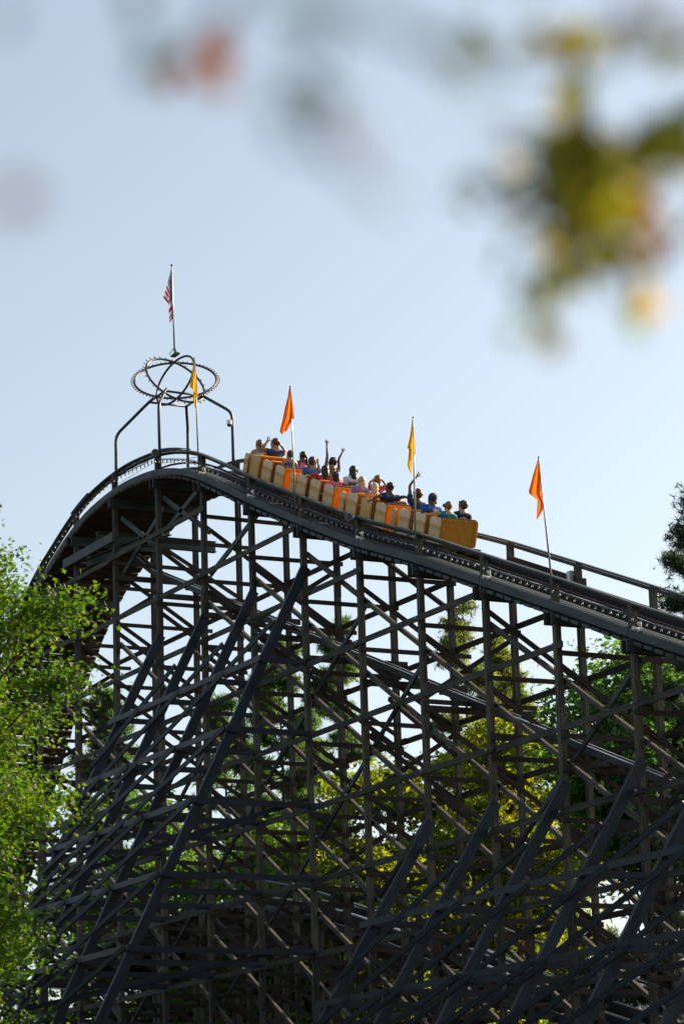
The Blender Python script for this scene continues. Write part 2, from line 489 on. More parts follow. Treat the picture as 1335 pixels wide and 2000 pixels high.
# chain return trough hung below the lift
tr = lambda x: 21.45-.3905*x
pts = [(-1.5, tr(-1.5)+.25)]+[(x_, tr(x_)) for x_ in np.arange(0, 36, 1.5)]
for yc in (1.17, 1.37):
    MB().strip(pts, .04, .13, yc).build('return_trough', W_RAKE, coaster)
MB().strip(pts, .22, .03, 1.27, -.08).build('return_trough', W_LEDG, coaster)
for yc in (1.17, 1.37):
    MB().strip(pts, .035, .015, yc, .075).build('trough_edge_strip', STEEL_RAIL, coaster)
x = 2.0
while x < 34:
    MB().bar((x, 1.3, tr(x)-.14), (x, 1.95, tr(x)-.14), .17, .03).build('trough_plank', W_TIE, coaster); x += .5
for i in range(0, 12):
    X = i*D
    MB().bar((X+.14, -.1, tr(X)-.28), (X+.14, W+.3, tr(X)-.28), .05, .16).build('trough_beam', W_LEDG, coaster)

# ------------------------------------------------------------------ lower return track behind the lift
low = thing(empty('return_track', (10, 6, 0)), 'low dark timber track with shiny steel rails crossing behind the foot of the lift hill', 'coaster track')
LP = [(-14, 11.6), (-8, 12.3), (-3, 12.3), (0, 12.05), (4, 11.2), (8, 10.1), (12, 8.85), (16, 7.6), (22, 6.0), (30, 4.6), (36, 4.2)]
_lx = np.arange(-14, 36.01, .5); _lz = np.interp(_lx, [p[0] for p in LP], [p[1] for p in LP])
for _ in range(4): _lz[1:-1] = (_lz[:-2]+2*_lz[1:-1]+_lz[2:])/4
HL = lambda x: float(np.interp(x, _lx, _lz))
Q = Coll(); Y0, Y1 = 4.2, 6.9
def lp(off): return [(float(a), HL(a)+off) for a in np.arange(-14, 36, 1.0)]
for yc in (4.95, 6.1):
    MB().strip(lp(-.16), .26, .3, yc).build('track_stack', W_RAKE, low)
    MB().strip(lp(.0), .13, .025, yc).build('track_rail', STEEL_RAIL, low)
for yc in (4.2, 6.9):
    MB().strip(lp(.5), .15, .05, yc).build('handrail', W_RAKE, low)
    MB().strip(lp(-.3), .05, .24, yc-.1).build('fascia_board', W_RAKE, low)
x = -14
while x < 35:
    Q.add('tie', W_TIE, (x, 4.0, HL(x)-.36), (x, 7.1, HL(x)-.36), .2, .07); x += .5
for i in range(-5, 13):
    X = i*D-1.1
    for Y in (Y0, Y1):
        t = HL(X)+(.5 if Y < 9 else -1.5)
        if t < 1: continue
        Q.add('post', W_POST, (X, Y, 0), (X, Y, t), PS, PS, (0, 1, 0))
    Q.add('cap_beam', W_LEDG, (X+.1, Y0-.3, HL(X)-.55), (X+.1, Y1+.3, HL(X)-.55), .06, .28)
    for r in range(6, 13):
        z = Lz(r)+.5
        if z > HL(X)-.8 or z < .3: continue
        Q.add('ledger', W_LEDG, (X+.1, Y0-.2, z), (X+.1, Y1+.25, z), .05, .14)
        if (i+r) % 2: Q.add('cross_brace', W_LEDG, (X-.1, Y0, z-.1), (X-.1, Y1, z-1.7), .05, .13)
        for Y in (Y1+.1,):
            Q.add('ribbon', W_LEDG, (X-.2, Y, z+.1), (X+D+.2, Y, z+.1), .045, .15)
        if (i+r) % 4 == 0: Q.add('diagonal_brace', W_LEDG, (X, Y0+.1, z), (X+D, Y0+.1, z-1.8), .05, .13)
        elif (i+r) % 4 == 2: Q.add('diagonal_brace', W_LEDG, (X+D, Y1-.1, z), (X, Y1-.1, z-1.8), .05, .13)
# heavy twin beams of the side bridge
for (z, Y) in ((11.1, 3.6), (10.65, 3.75)):
    Q.add('bridge_beam', W_LEDG, (-3, Y, z), (4.2, Y, z-.15), .12, .36)
Q.flush(low)
# ------------------------------------------------------------------ train
def paint(name, col, chips, amount=.5):
    m_, nt, b = mat(name)
    tc = nt.nodes.new('ShaderNodeTexCoord')
    g = noise_n(nt, tc.outputs['Object'], 9, 6, .7)
    nt.links.new(ramp(nt, g, [(amount, col), (min(1, amount+.12), chips)]), b.inputs['Base Color'])
    b.inputs['Roughness'].default_value = .4; return m_
def panel_mat():
    m_, nt, b = mat('cream_panel_paint')
    tc = nt.nodes.new('ShaderNodeTexCoord')
    sx = nt.nodes.new('ShaderNodeSeparateXYZ'); nt.links.new(tc.outputs['UV'], sx.inputs[0])
    g = noise_n(nt, tc.outputs['Object'], 5, 5, .7)
    ad = nt.nodes.new('ShaderNodeMath'); ad.operation = 'MULTIPLY_ADD'; ad.inputs[1].default_value = .22; ad.inputs[2].default_value = -.11
    nt.links.new(g, ad.inputs[0])
    a2 = nt.nodes.new('ShaderNodeMath'); nt.links.new(ad.outputs[0], a2.inputs[0]); nt.links.new(sx.outputs['Y'], a2.inputs[1])
    cream = (.82, .60, .38); ora = (.62, .33, .07)
    c = ramp(nt, a2.outputs[0], [(0, (.5, .5, .48)), (.10, (.55, .54, .5)), (.13, (.70, .38, .12)), (.36, (.78, .54, .30)), (.52, (.74, .46, .20)), (.55, ora), (.70, ora), (.72, cream)])
    g2 = noise_n(nt, tc.outputs['Object'], 14, 6, .75)
    c = mixc(nt, ramp(nt, g2, [(.5, (0, 0, 0)), (.62, (.85, .85, .85))]), c, (.62, .36, .12))
    geo = nt.nodes.new('ShaderNodeNewGeometry')
    c = mixc(nt, 1.0, c, ramp(nt, geo.outputs['Random Per Island'], [(0, (.85, .8, .72)), (1, (1.05, 1.03, 1))]), 'MULTIPLY')
    nt.links.new(c, b.inputs['Base Color']); b.inputs['Roughness'].default_value = .45
    return m_
P_PANEL = panel_mat()
P_PANEL2 = paint('ochre_worn_panel_paint', (.60, .32, .07), (.75, .56, .34), .58)
P_ORANGE = paint('bright_orange_paint', (.86, .25, .008), (.6, .18, .02), .66)
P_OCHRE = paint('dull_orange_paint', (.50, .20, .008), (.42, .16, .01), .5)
P_BROWN = paint('brown_seat_wood', (.30, .13, .03), (.2, .08, .02), .5)
P_BLACK = plain('dark_chassis', (.03, .022, .02), .6)

def car(n, xb, labels, first=False, last=False):
    xf = xb-(2.55 if not first else 2.6)
    zb, zf = H(xb), H(xf)
    base = Vector((xb, 1.10, zb-.23))
    tt = Vector((xf-xb, 0, zf-zb)).normalized(); nn = Vector((tt.z, 0, -tt.x))
    if nn.z < 0: nn = -nn
    def P(a, y, h): return base+tt*a+Vector((0, y, 0))+nn*h
    root = thing(empty('coaster_car', tuple(base)), labels, 'roller coaster car', 'cars of the orange coaster train')
    HW = .5; TH = .62
    def panel(a0, a1, h0, h1, y, mm, r=.10, name='side_panel'):
        mb = MB(); pr = [(a0, h0), (a1, h0)]
        for k in range(5):
            a = math.pi/2*k/4; pr.append((a1-r+r*math.cos(a), h1-r+r*math.sin(a)))
        for k in range(5):
            a = math.pi/2*k/4; pr.append((a0+r-r*math.sin(a), h1-r+r*math.cos(a)))
        N = len(pr)
        for s in (-.02, .02):
            for (a, h) in pr: mb.v.append(P(a, y+s, h))
        uvs = [((a-a0), (h-h0)/(h1-h0)) for a, h in pr]
        mb.face(list(range(N))[::-1] if y < 0 else list(range(N))[::-1], uvs[::-1]); mb.face([N+k for k in range(N)], uvs)
        for k in range(N):
            k2 = (k+1) % N; mb.face([k, k2, N+k2, N+k], [uvs[k], uvs[k2], uvs[k2], uvs[k]])
        return mb.build(name, mm, root)
    L = 2.55
    spans = [(.0, .52), (.80, 1.34), (1.62, 2.14), (2.32, L)]
    for k, (a0, a1) in enumerate(spans):
        for s in (-1, 1):
            panel(a0, a1, .0, TH-(.03 if k == 3 else 0), s*HW, P_PANEL2 if (n*3+k) % 5 == 0 else P_PANEL)
    # rear board with frame battens
    def slab(a0, a1, y0, y1, h0, h1, nm, mm, par=root, rake=0):
        mb = MB(); k = 0
        for (a, y, h) in ((a0, y0, h0), (a1, y0, h0), (a1, y1, h0), (a0, y1, h0), (a0+rake, y0, h1), (a1+rake, y0, h1), (a1+rake, y1, h1), (a0+rake, y1, h1)): mb.v.append(P(a, y, h))
        for f in ((0, 1, 2, 3), (7, 6, 5, 4), (0, 4, 5, 1), (1, 5, 6, 2), (2, 6, 7, 3), (3, 7, 4, 0)): mb.face(list(f), [(0, 0), (1, 0), (1, 1), (0, 1)])
        return mb.build(nm, mm, par)
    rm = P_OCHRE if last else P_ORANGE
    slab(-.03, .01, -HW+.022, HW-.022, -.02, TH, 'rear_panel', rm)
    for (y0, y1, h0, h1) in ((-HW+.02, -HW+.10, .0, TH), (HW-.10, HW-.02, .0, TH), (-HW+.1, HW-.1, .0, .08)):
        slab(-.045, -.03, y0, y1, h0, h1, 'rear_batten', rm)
    for (y, h) in ((-.42, .55), (.42, .55), (-.15, .57), (.12, .57)): MB().ball(P(-.048, y, h), .016, nu=6, nv=4).build('bolt_head', P_BLACK, root)
    for a in (.02, .84, 1.66):   # seat backs and seats
        slab(a+.02, a+.10, -HW+.04, HW-.04, .05, TH-.02, 'seat_back', P_BROWN, rake=.0)
        slab(a-.0, a+.14, -HW+.03, HW-.03, TH-.02, TH+.025, 'seat_padding', NAVY_PAD if a < .1 else P_ORANGE)
        slab(a+.1, a+.56, -HW+.04, HW-.04, .10, .22, 'seat', NAVY_PAD)
        mb = MB(); mb.tube([P(a+.62, -.4, .40), P(a+.62, .4, .40)], .022, 8); mb.build('lap_bar', STEEL_DARK, root)
    slab(L-.07, L-.03, -HW+.03, HW-.03, .0, TH-.05, 'front_panel', P_ORANGE)
    slab(.0, L, -HW+.05, HW-.05, -.03, .05, 'floor', P_BROWN)
    slab(-.10, L+.05, -.40, .42, -.13, -.035, 'chassis', P_BLACK)
    for a in (.35, L-.5):
        for s in (-.41, .58):
            w_ = MB(); w_.tube([P(a, s-.03, -.16), P(a, s+.03, -.16)], .10, 14); w_.build('wheel', P_BLACK, root)
    if last:
        slab(-.28, -.06, .12, .52, -.17, -.03, 'coupler_box', P_BLACK)
    return root
car(1, 9.65, 'front car of the orange train, nearest the crest, with a woman in light blue', first=True)
car(2, 12.42, 'second car of the orange train, holding the rider with both arms up')
car(3, 15.19, 'third car from the front of the orange train, carrying two blond riders')
car(4, 17.90, 'rear car of the orange train showing its dull orange back board', last=True)

# ------------------------------------------------------------------ people
def skinmat(name, col):
    m_, nt, b = mat(name); b.inputs['Base Color'].default_value = (*col, 1); b.inputs['Roughness'].default_value = .5
    b.inputs['Subsurface Weight'].default_value = .1; b.inputs['Subsurface Radius'].default_value = (.02, .008, .004); return m_
SK = {'pale': skinmat('pale_skin', (.5, .29, .2)), 'tan': skinmat('tan_skin', (.38, .2, .12)), 'brown': skinmat('brown_skin', (.17, .075, .045)), 'dark': skinmat('deep_brown_skin', (.085, .036, .024))}
def cloth(name, col):
    return plain(name, col, .85, 0, .12, 20)
def hairm(name, col):
    m_, nt, b = mat(name); tc = nt.nodes.new('ShaderNodeTexCoord')
    mp = nt.nodes.new('ShaderNodeMapping'); mp.inputs['Scale'].default_value = (40, 40, 5); nt.links.new(tc.outputs['Object'], mp.inputs[0])
    g = noise_n(nt, mp.outputs[0], 1.5, 4, .6)
    nt.links.new(ramp(nt, g, [(.35, tuple(c*.55 for c in col)), (.65, tuple(min(1, c*1.35) for c in col))]), b.inputs['Base Color'])
    b.inputs['Roughness'].default_value = .45; return m_
HR = {'black': hairm('black_hair', (.016, .012, .012)), 'brown': hairm('brown_hair', (.07, .035, .02)), 'blond': hairm('blond_hair', (.5, .34, .15)), 'pale': hairm('pale_blond_hair', (.68, .55, .36)), 'light': hairm('light_brown_hair', (.2, .1, .045)), 'red': hairm('reddish_hair', (.12, .035, .02))}

def skin_mesh(name, nodes, edges, mm, parent, root_i=0, sub=1):
    me = bpy.data.meshes.new(name); vs = [Vector(n[0]) for n in nodes]
    c = sum(vs, Vector())/len(vs)
    me.from_pydata([v-c for v in vs], edges, [])
    o = bpy.data.objects.new(name, me); C.objects.link(o)
    md = o.modifiers.new('s', 'SKIN'); md.use_smooth_shade = True
    for i, n in enumerate(nodes):
        r = n[1]; sv = me.skin_vertices[0].data[i]
        sv.radius = r if isinstance(r, tuple) else (r, r); sv.use_root = (i == root_i)
    s2 = o.modifiers.new('u', 'SUBSURF'); s2.levels = sub; s2.render_levels = sub
    dg = bpy.context.evaluated_depsgraph_get(); dg.update()
    nm = bpy.data.meshes.new_from_object(o.evaluated_get(dg)); nm.name = name
    o.modifiers.clear(); o.data = nm; bpy.data.meshes.remove(me)
    nm.materials.clear(); nm.materials.append(mm); nm.polygons.foreach_set('use_smooth', [True]*len(nm.polygons))
    o.location = c if parent is None else c-wl(parent)
    if parent is not None: o.parent = parent
    return o

def person(label, head, armL, armR, skin, shirtc, hair, style, sc=.95, sleeve='short', yaw=0.0, shirt_name='shirt', up_tilt=.18):
    sc = sc*1.1
    """head = centre of the head; travel direction is -X, +Y is the rider's right... arms: [elbow, hand] in world space"""
    h = Vector(head)-Vector((.06, 0, 0)); u = Vector((up_tilt*.5, 0, 1)).normalized()
    f = Vector((-1, 0, 0)); f = (f-u*f.dot(u)).normalized(); y = Vector((0, 1, 0))
    q = Matrix.Rotation(yaw, 3, u); fh = q @ f; yh = q @ y
    s = sc
    neck = h-u*.10*s; chest = h-u*.30*s; waist = h-u*.58*s; pel = h-u*.74*s+f*.15*s; waist = waist+f*.09*s; chest = chest+f*.03*s
    nodes = [(pel, .12*s), (waist, (.13*s, .11*s)), (chest, (.145*s, .115*s)), (h-u*.185*s, .095*s), (neck, .066*s), (h-u*.05*s+fh*.02*s, (.082*s, .088*s)), (h+u*.03*s, (.094*s, .105*s)), (h+u*.09*s, .075*s)]
    edges = [(i, i+1) for i in range(7)]
    ds = []
    # nose, ears
    nodes += [(h+fh*.088*s-u*.01*s, .016*s)]; edges.append((6, 8))
    for e in (-1, 1):
        nodes.append((h+yh*e*.088*s-u*.005*s-fh*.005, .020*s)); edges.append((6, len(nodes)-1))
    shirt = [(pel, .135*s), (waist, (.145*s, .125*s)), (chest, (.16*s, .13*s)), (h-u*.195*s, (.12*s, .11*s)), (h-u*.14*s, (.088*s, .088*s))]
    sedge = [(0, 1), (1, 2), (2, 3), (3, 4)]
    for e, arm in ((-1, armL), (1, armR)):
        cl = h-u*.195*s+y*e*.11*s; sh = h-u*.215*s+y*e*.20*s
        if arm:
            el, ha = Vector(arm[0]), Vector(arm[1])
            if ha.z > sh.z+.05: sh = sh+u*.03*s
        else:
            el = sh-u*.24*s+f*.10*s+y*e*.03; ha = el+f*.22*s+u*.02
        k = len(nodes)
        nodes += [(cl, .08*s), (sh, .066*s), ((sh+el)/2, .046*s), (el, .038*s), (el.lerp(ha, .5), .035*s), (ha, .023*s)]
        edges += [(3, k)]+[(k+i, k+i+1) for i in range(5)]
        # hand: palm and five fingers
        d = (ha-el).normalized(); side = d.cross(u if abs(d.dot(u)) < .9 else Vector((1, 0, 0))).normalized()
        if arm and ha.z > h.z: side = (y-d*y.dot(d)).normalized()
        pn = d.cross(side)
        palm = ha+d*.05*s; kp = len(nodes)
        nodes.append((palm, (.032*s, .022*s))); edges.append((k+5, kp))
        raised = arm is not None
        for fi, (o_, ln) in enumerate(((-.030, .065), (-.010, .078), (.011, .074), (.031, .058))):
            curl = .25 if raised else .7
            b0 = palm+d*.028*s+side*o_*s; b1 = b0+(d+side*o_*6+pn*curl*.3).normalized()*ln*.55*s; b2 = b1+(d*(1-curl*.5)+side*o_*5+pn*curl).normalized()*ln*.45*s
            kk = len(nodes); nodes += [(b0, .011*s), (b1, .0095*s), (b2, .008*s)]; edges += [(kp, kk), (kk, kk+1), (kk+1, kk+2)]
        b0 = palm-side*e*.034*s; b1 = b0+(d-side*e*1.1).normalized()*.035*s; b2 = b1+(d*.9-side*e*.4).normalized()*.03*s
        kk = len(nodes); nodes += [(b0, .012*s), (b1, .011*s), (b2, .009*s)]; edges += [(kp, kk), (kk, kk+1), (kk+1, kk+2)]
        # sleeve
        if sleeve != 'none':
            k = len(shirt); en = (sh+el)/2 if sleeve == 'short' else el.lerp(ha, .75)
            if sleeve == 'short': shirt += [(cl, .095*s), (sh, .084*s), (sh.lerp(el, .55), .072*s)]; sedge += [(3, k), (k, k+1), (k+1, k+2)]
            else: shirt += [(cl, .085*s), (sh, .07*s), (el, .052*s), (en, .046*s)]; sedge += [(3, k), (k, k+1), (k+1, k+2), (k+2, k+3)]
        else:
            k = len(shirt); shirt += [(h-u*.20*s+y*e*.085*s, .075*s)]; sedge += [(3, k)]
    # thighs and shins, seated
    for e in (-1, 1):
        k = len(nodes); hp = pel+y*e*.09*s; kn = hp+f*.38*s+u*.05*s; an = kn-u*.36*s+f*.05*s
        nodes += [(hp, .085*s), (kn, .06*s), (an, .042*s), (an+f*.13*s-u*.03*s, .035*s)]
        edges += [(0, k), (k, k+1), (k+1, k+2), (k+2, k+3)]
    body = skin_mesh('person', nodes, edges, SK[skin], None)
    body.name = 'person'; thing(body, label, 'person', 'riders in the coaster train')
    sh_o = skin_mesh(shirt_name, shirt, sedge, cloth('cloth_'+shirt_name, shirtc), body)
    trousers = [(pel-u*.02, .135*s)]; te = []
    for e in (-1, 1):
        k = len(trousers); hp = pel+y*e*.09*s; kn = hp+f*.38*s+u*.05*s; an = kn-u*.36*s+f*.05*s
        trousers += [(hp, .1*s), (kn, .075*s), (an, .06*s)]; te += [(0, k), (k, k+1), (k+1, k+2)]
    skin_mesh('trousers', trousers, te, cloth('dark_trouser_cloth', (.03, .035, .06)), body)
    # hair
    mb = MB(); hm = HR[hair]
    R3 = Matrix((fh, yh, u)).transposed()
    cc = h+u*.035*s-fh*.018*s
    seed = rnd.uniform(0, 99)
    def blob(c, rx, ry, rz, nu=16, nv=11, amp=.0, cut=None, fr=30):
        k = len(mb.v); mb.ball(c, rx*s, ry*s, rz*s, nu, nv, R3)
        for i in range(k, len(mb.v)):
            v = mb.v[i]; d = (v-c)
            if amp: v = c+d*(1+amp*noise.noise(v*fr+Vector((seed, 0, 0))))
            loc = R3.transposed() @ (v-h)
            if cut and loc.x > cut*s and loc.z < .055*s: v = v-fh*(loc.x-cut*s)     # leave the face free
            mb.v[i] = v
    bottom = {'short': .098, 'buzz': .092}.get(style, .105)
    if style == 'curly': blob(cc, .118, .112, .118, 22, 14, .35, .06, 26)
    elif style == 'buzz': blob(cc+u*.005, .100, .094, .094, 16, 10, .02, .04)
    elif style == 'cap': blob(cc+u*.004, .108, .103, .105, 16, 10, .03, .04)
    else: blob(cc, .108, .101, .112, 18, 12, .08, .045)
    if style == 'short': blob(h-u*.03*s-fh*.045*s, .055, .078, .06, 12, 8, .08)
    if style == 'pony':
        blob(h-fh*.11*s+u*.0*s, .035, .032, .035, 10, 7); blob(h-fh*.135*s-u*.12*s, .036, .04, .13, 12, 12, .15)
    if style == 'sidepony':
        blob(h-fh*.07*s+y*.07*s-u*.02*s, .035, .035, .035, 10, 7); blob(h-fh*.08*s+y*.09*s-u*.14*s, .04, .045, .13, 12, 12, .15)
    if style == 'long':
        blob(h-fh*.055*s-u*.09*s, .062, .096, .16, 16, 14, .12)
    if style == 'longcurly':
        blob(h-fh*.05*s-u*.10*s, .075, .105, .19, 18, 14, .3, None, 22)
    if style == 'bob':
        blob(h-fh*.04*s-u*.04*s, .07, .098, .11, 16, 12, .06)
    if style == 'bun':
        blob(h-fh*.06*s+u*.10*s, .045, .048, .045, 12, 9, .15); blob(h-u*.02*s-fh*.05*s, .05, .078, .06, 12, 8, .08)
    if style == 'sidebun':
        blob(h-y*.12*s+u*.03*s, .05, .045, .05, 12, 9, .2); blob(h-u*.02*s-fh*.05*s, .05, .078, .06, 12, 8, .08)
    ho = mb.build('hair' if style != 'cap' else 'knit_cap', hm if style != 'cap' else cloth('cap_cloth', (.03, .03, .08)), body, smooth=True)
    if style == 'cap':
        mb = MB()
        for (a, b_) in ((-.2, .5), (.25, .62), (.5, .2), (-.55, .35), (0, .85)):
            dd = (-fh*math.cos(a)*math.cos(b_)+yh*math.sin(a)*math.cos(b_)+u*math.sin(b_))
            mb.ball(cc+dd*.105*s, .011, nu=6, nv=4)
        mb.build('cap_spot', cloth('yellow_spot', (.8, .6, .05)), body)
        mb = MB(); mb.ball(h-fh*.02*s+y*.075*s-u*.08*s, .04, .03, .09, rot=R3); mb.build('hair', HR['red'], body, smooth=True)
    return body, h, u, s
PPL=[((7.88, 0.88, 23.278), [(7.88, 0.624, 22.95), (7.88, 0.482, 22.793)], None), ((7.885, 1.36, 23.353), [(7.885, 0.968, 23.184), (7.885, 1.081, 23.369)], [(7.885, 1.62, 23.176), (7.885, 1.499, 23.309)]), ((9.71, 0.88, 22.523), None, None), ((9.517, 1.36, 22.591), None, None), ((11.003, 0.88, 21.999), None, [(11.003, 1.039, 21.806), (11.003, 1.014, 21.957)]), ((11.742, 0.85, 21.59), [(11.742, 0.578, 21.454), (11.742, 0.367, 21.38)], None), ((10.945, 1.5, 22.06), [(10.945, 1.324, 22.238), (10.945, 1.318, 22.516)], [(10.945, 1.655, 22.158), (10.945, 1.768, 22.351)]), ((11.475, 1.2, 21.703), None, None), ((12.244, 0.88, 21.303), None, None), ((12.362, 1.36, 21.456), None, None), ((13.656, 0.88, 20.819), None, None), ((13.616, 1.36, 20.901), [(13.616, 1.106, 20.81), (13.616, 1.288, 20.948)], [(13.616, 1.564, 20.825), (13.616, 1.45, 20.936)]), ((14.351, 0.88, 20.489), None, None), ((15.15, 0.88, 20.293), [(15.15, 0.553, 20.053), (15.15, 0.348, 19.943)], [(15.15, 1.234, 20.089), (15.15, 1.407, 20.065)]), ((16.537, 0.88, 19.773), [(16.537, 0.646, 19.984), (16.537, 0.842, 20.222)], None), ((17.262, 0.88, 19.496), None, None), ((18.015, 0.88, 19.124), [(18.015, 0.522, 18.954), (18.015, 0.38, 18.903)], None), ((17.872, 1.36, 19.214), None, None)]
A = PPL
person('woman in a light blue sleeveless top with a brown ponytail, front row of the train', *A[0], 'tan', (.32, .52, .55), 'light', 'pony', .93, 'none', shirt_name='tank_top')
person('large man in a navy striped shirt raising one hand, front row of the train', *A[1], 'tan', (.02, .035, .10), 'brown', 'buzz', 1.12)
person('rider with tied-up dark hair and bare shoulders, behind the big man in navy', *A[2], 'tan', (.12, .09, .07), 'red', 'bun', .85, 'none', shirt_name='tank_top')
person('child in a bright pink top with a long dark side ponytail', *A[3], 'brown', (.85, .22, .42), 'black', 'sidepony', .85, 'none', shirt_name='tank_top')
person('man in a mid blue shirt turned sideways, hand raised near his mouth', *A[4], 'tan', (.05, .15, .33), 'brown', 'short', .98, yaw=-.9)
person('woman in a red long-sleeved top with long curly black hair, arm on the car side', *A[5], 'brown', (.55, .02, .05), 'black', 'longcurly', .9, 'long')
person('rider holding both arms straight up in the air in the middle of the train', *A[6], 'brown', (.05, .05, .08), 'black', 'curly', .9, 'none', shirt_name='tank_top')
person('brown-haired rider half hidden just below the one with both arms up', *A[7], 'tan', (.4, .2, .1), 'light', 'bob', .84)
person('rider with dark red-brown hair in a bright pink top, second car from the front', *A[8], 'tan', (.85, .12, .28), 'black', 'bob', .88)
person('woman in a white top with a long dark braid, looking sideways', *A[9], 'brown', (.68, .66, .78), 'black', 'long', .98, yaw=-.8)
person('blond rider in a purple top with shoulder-length hair', *A[10], 'pale', (.24, .17, .52), 'blond', 'long', .88)
person('rider with both hands clasped on top of reddish hair', *A[11], 'tan', (.5, .05, .05), 'light', 'short', .9)
person('rider with very pale blond hair low in the third car', *A[12], 'pale', (.7, .3, .12), 'pale', 'bob', .86)
person('man in a dark navy T-shirt with close-cropped hair, arms spread along the seat back', *A[13], 'dark', (.015, .025, .075), 'black', 'buzz', 1.02)
person('woman in a dark teal-blue T-shirt punching one fist high in the air', *A[14], 'brown', (.01, .045, .09), 'red', 'curly', .94)
b_, h_, u_, s_ = person('rider in a bright blue T-shirt with a white crest and a spotted cap', *A[15], 'dark', (.01, .09, .42), 'black', 'cap', 1.0)
# crest print on the back of the blue shirt
WH = plain('white_print', (.75, .78, .85), .8)
mb = MB(); c0 = h_+Vector((.155, -.03, -.30))
for sx in (-1, 1):
    mb.tube([c0+Vector((0, sx*.012, -.03)), c0+Vector((.002, sx*.032, -.015)), c0+Vector((.002, sx*.04, .012)), c0+Vector((0, sx*.036, .03))], .0075, 6)
mb.tube([c0+Vector((.004, 0, -.035)), c0+Vector((.004, 0, .03))], .007, 6)
mb.bar(c0+Vector((0, .06, .006)), c0+Vector((-.012, .15, .006)), .004, .007); mb.bar(c0+Vector((0, .06, -.008)), c0+Vector((-.012, .13, -.008)), .004, .007)
mb.build('shirt_crest', WH, b_)
person('child in a teal green T-shirt with a light brown side bun, back row', *A[16], 'pale', (.005, .2, .19), 'light', 'sidebun', .86)
person('boy in a black T-shirt with thick curly brown hair, back row of the train', *A[17], 'pale', (.02, .02, .035), 'brown', 'curly', .9, yaw=.5)

# ------------------------------------------------------------------ flags
def clothm(name, col, col2=None):
    m_, nt, b = mat(name); b.inputs['Base Color'].default_value = (*col, 1); b.inputs['Roughness'].default_value = .7
    t = nt.nodes.new('ShaderNodeBsdfTranslucent'); t.inputs[0].default_value = (*(col2 or col), 1)
    mx = nt.nodes.new('ShaderNodeMixShader'); mx.inputs[0].default_value = .5
    nt.links.new(b.outputs[0], mx.inputs[1]); nt.links.new(t.outputs[0], mx.inputs[2]); nt.links.new(mx.outputs[0], nt.nodes['Material Output'].inputs[0]); return m_
ORA = clothm('orange_flag_cloth', (.85, .12, .005), (1, .22, .01)); YEL = clothm('yellow_flag_cloth', (.72, .40, .005), (.95, .55, .01))
VD = -_f    # towards the camera side, only used as the wind-fold direction
def lerp_list(L, t):
    x = t*(len(L)-1); i = min(int(x), len(L)-2); return Vector(L[i]).lerp(Vector(L[i+1]), x-i)
def sheet(mb, L, R_, nu=9, nv=26, folds=2.6, amp=.075, uv=lambda a, b: (a, b), ph=0):
    base = len(mb.v)
    for jv in range(nv+1):
        t = jv/nv; a = lerp_list(L, t); b = lerp_list(R_, t); wd = (b-a).length
        for iu in range(nu+1):
            s = iu/nu
            mb.v.append(a.lerp(b, s)+Vector((.86, -.45, 0))*math.sin(s*folds*math.pi+ph+t*1.3)*amp*min(1, wd*4))
    for jv in range(nv):
        for iu in range(nu):
            k = base+jv*(nu+1)+iu
            mb.face([k, k+1, k+nu+2, k+nu+1], [uv(iu/nu, jv/nv), uv((iu+1)/nu, jv/nv), uv((iu+1)/nu, (jv+1)/nv), uv(iu/nu, (jv+1)/nv)])
def pennant(F, mm, label, cat='flag', ph=0):
    B, T, L, R_ = F
    root = thing(empty('flag_on_pole', B), label, 'flag', 'pennant flags along the handrail')
    B = Vector(B); T = Vector(T)
    MB().tube([B-(T-B).normalized()*.5, B.lerp(T, .45), T], [.024, .022, .015], 8).build('pole', GALV, root, smooth=True)
    mb = MB(); mb.ball(T, .022); mb.build('finial', STEEL_DARK, root)
    mb = MB(); sheet(mb, L, R_, ph=ph); mb.build('flag', mm, root, smooth=True)
F_yellow_a=((5.971, -0.09, 23.381),(6.534, -0.404, 25.958),[(6.521, -0.414, 25.931), (6.405, -0.431, 25.55), (6.32, -0.444, 25.277), (6.291, -0.448, 25.182), (6.317, -0.353, 25.097), (6.263, -0.353, 24.906), (6.227, -0.275, 24.63)],[(6.534, -0.389, 25.931), (6.463, -0.318, 25.546), (6.405, -0.281, 25.272), (6.363, -0.251, 25.066), (6.34, -0.235, 24.956), (6.308, -0.26, 24.889), (6.23, -0.261, 24.616)])
F_orange_a=((11.805, -0.09, 20.505),(12.448, -0.482, 23.506),[(12.442, -0.494, 23.506), (12.363, -0.506, 23.252), (12.273, -0.542, 22.999), (12.167, -0.572, 22.683), (12.061, -0.617, 22.392), (12.064, -0.576, 22.327)],[(12.454, -0.47, 23.505), (12.411, -0.413, 23.249), (12.363, -0.353, 22.967), (12.324, -0.311, 22.75), (12.227, -0.4, 22.575), (12.152, -0.455, 22.412)])
F_yellow_b=((18.044, -0.09, 18.392),(18.643, -0.377, 21.044),[(18.635, -0.387, 21.033), (18.512, -0.405, 20.634), (18.412, -0.439, 20.342), (18.423, -0.398, 20.305), (18.353, -0.391, 20.046), (18.323, -0.399, 19.953), (18.312, -0.357, 19.834), (18.314, -0.293, 19.726)],[(18.641, -0.376, 21.032), (18.563, -0.308, 20.631), (18.51, -0.282, 20.395), (18.485, -0.267, 20.277), (18.462, -0.258, 20.183), (18.409, -0.316, 20.102), (18.351, -0.3, 19.867), (18.314, -0.287, 19.714)])
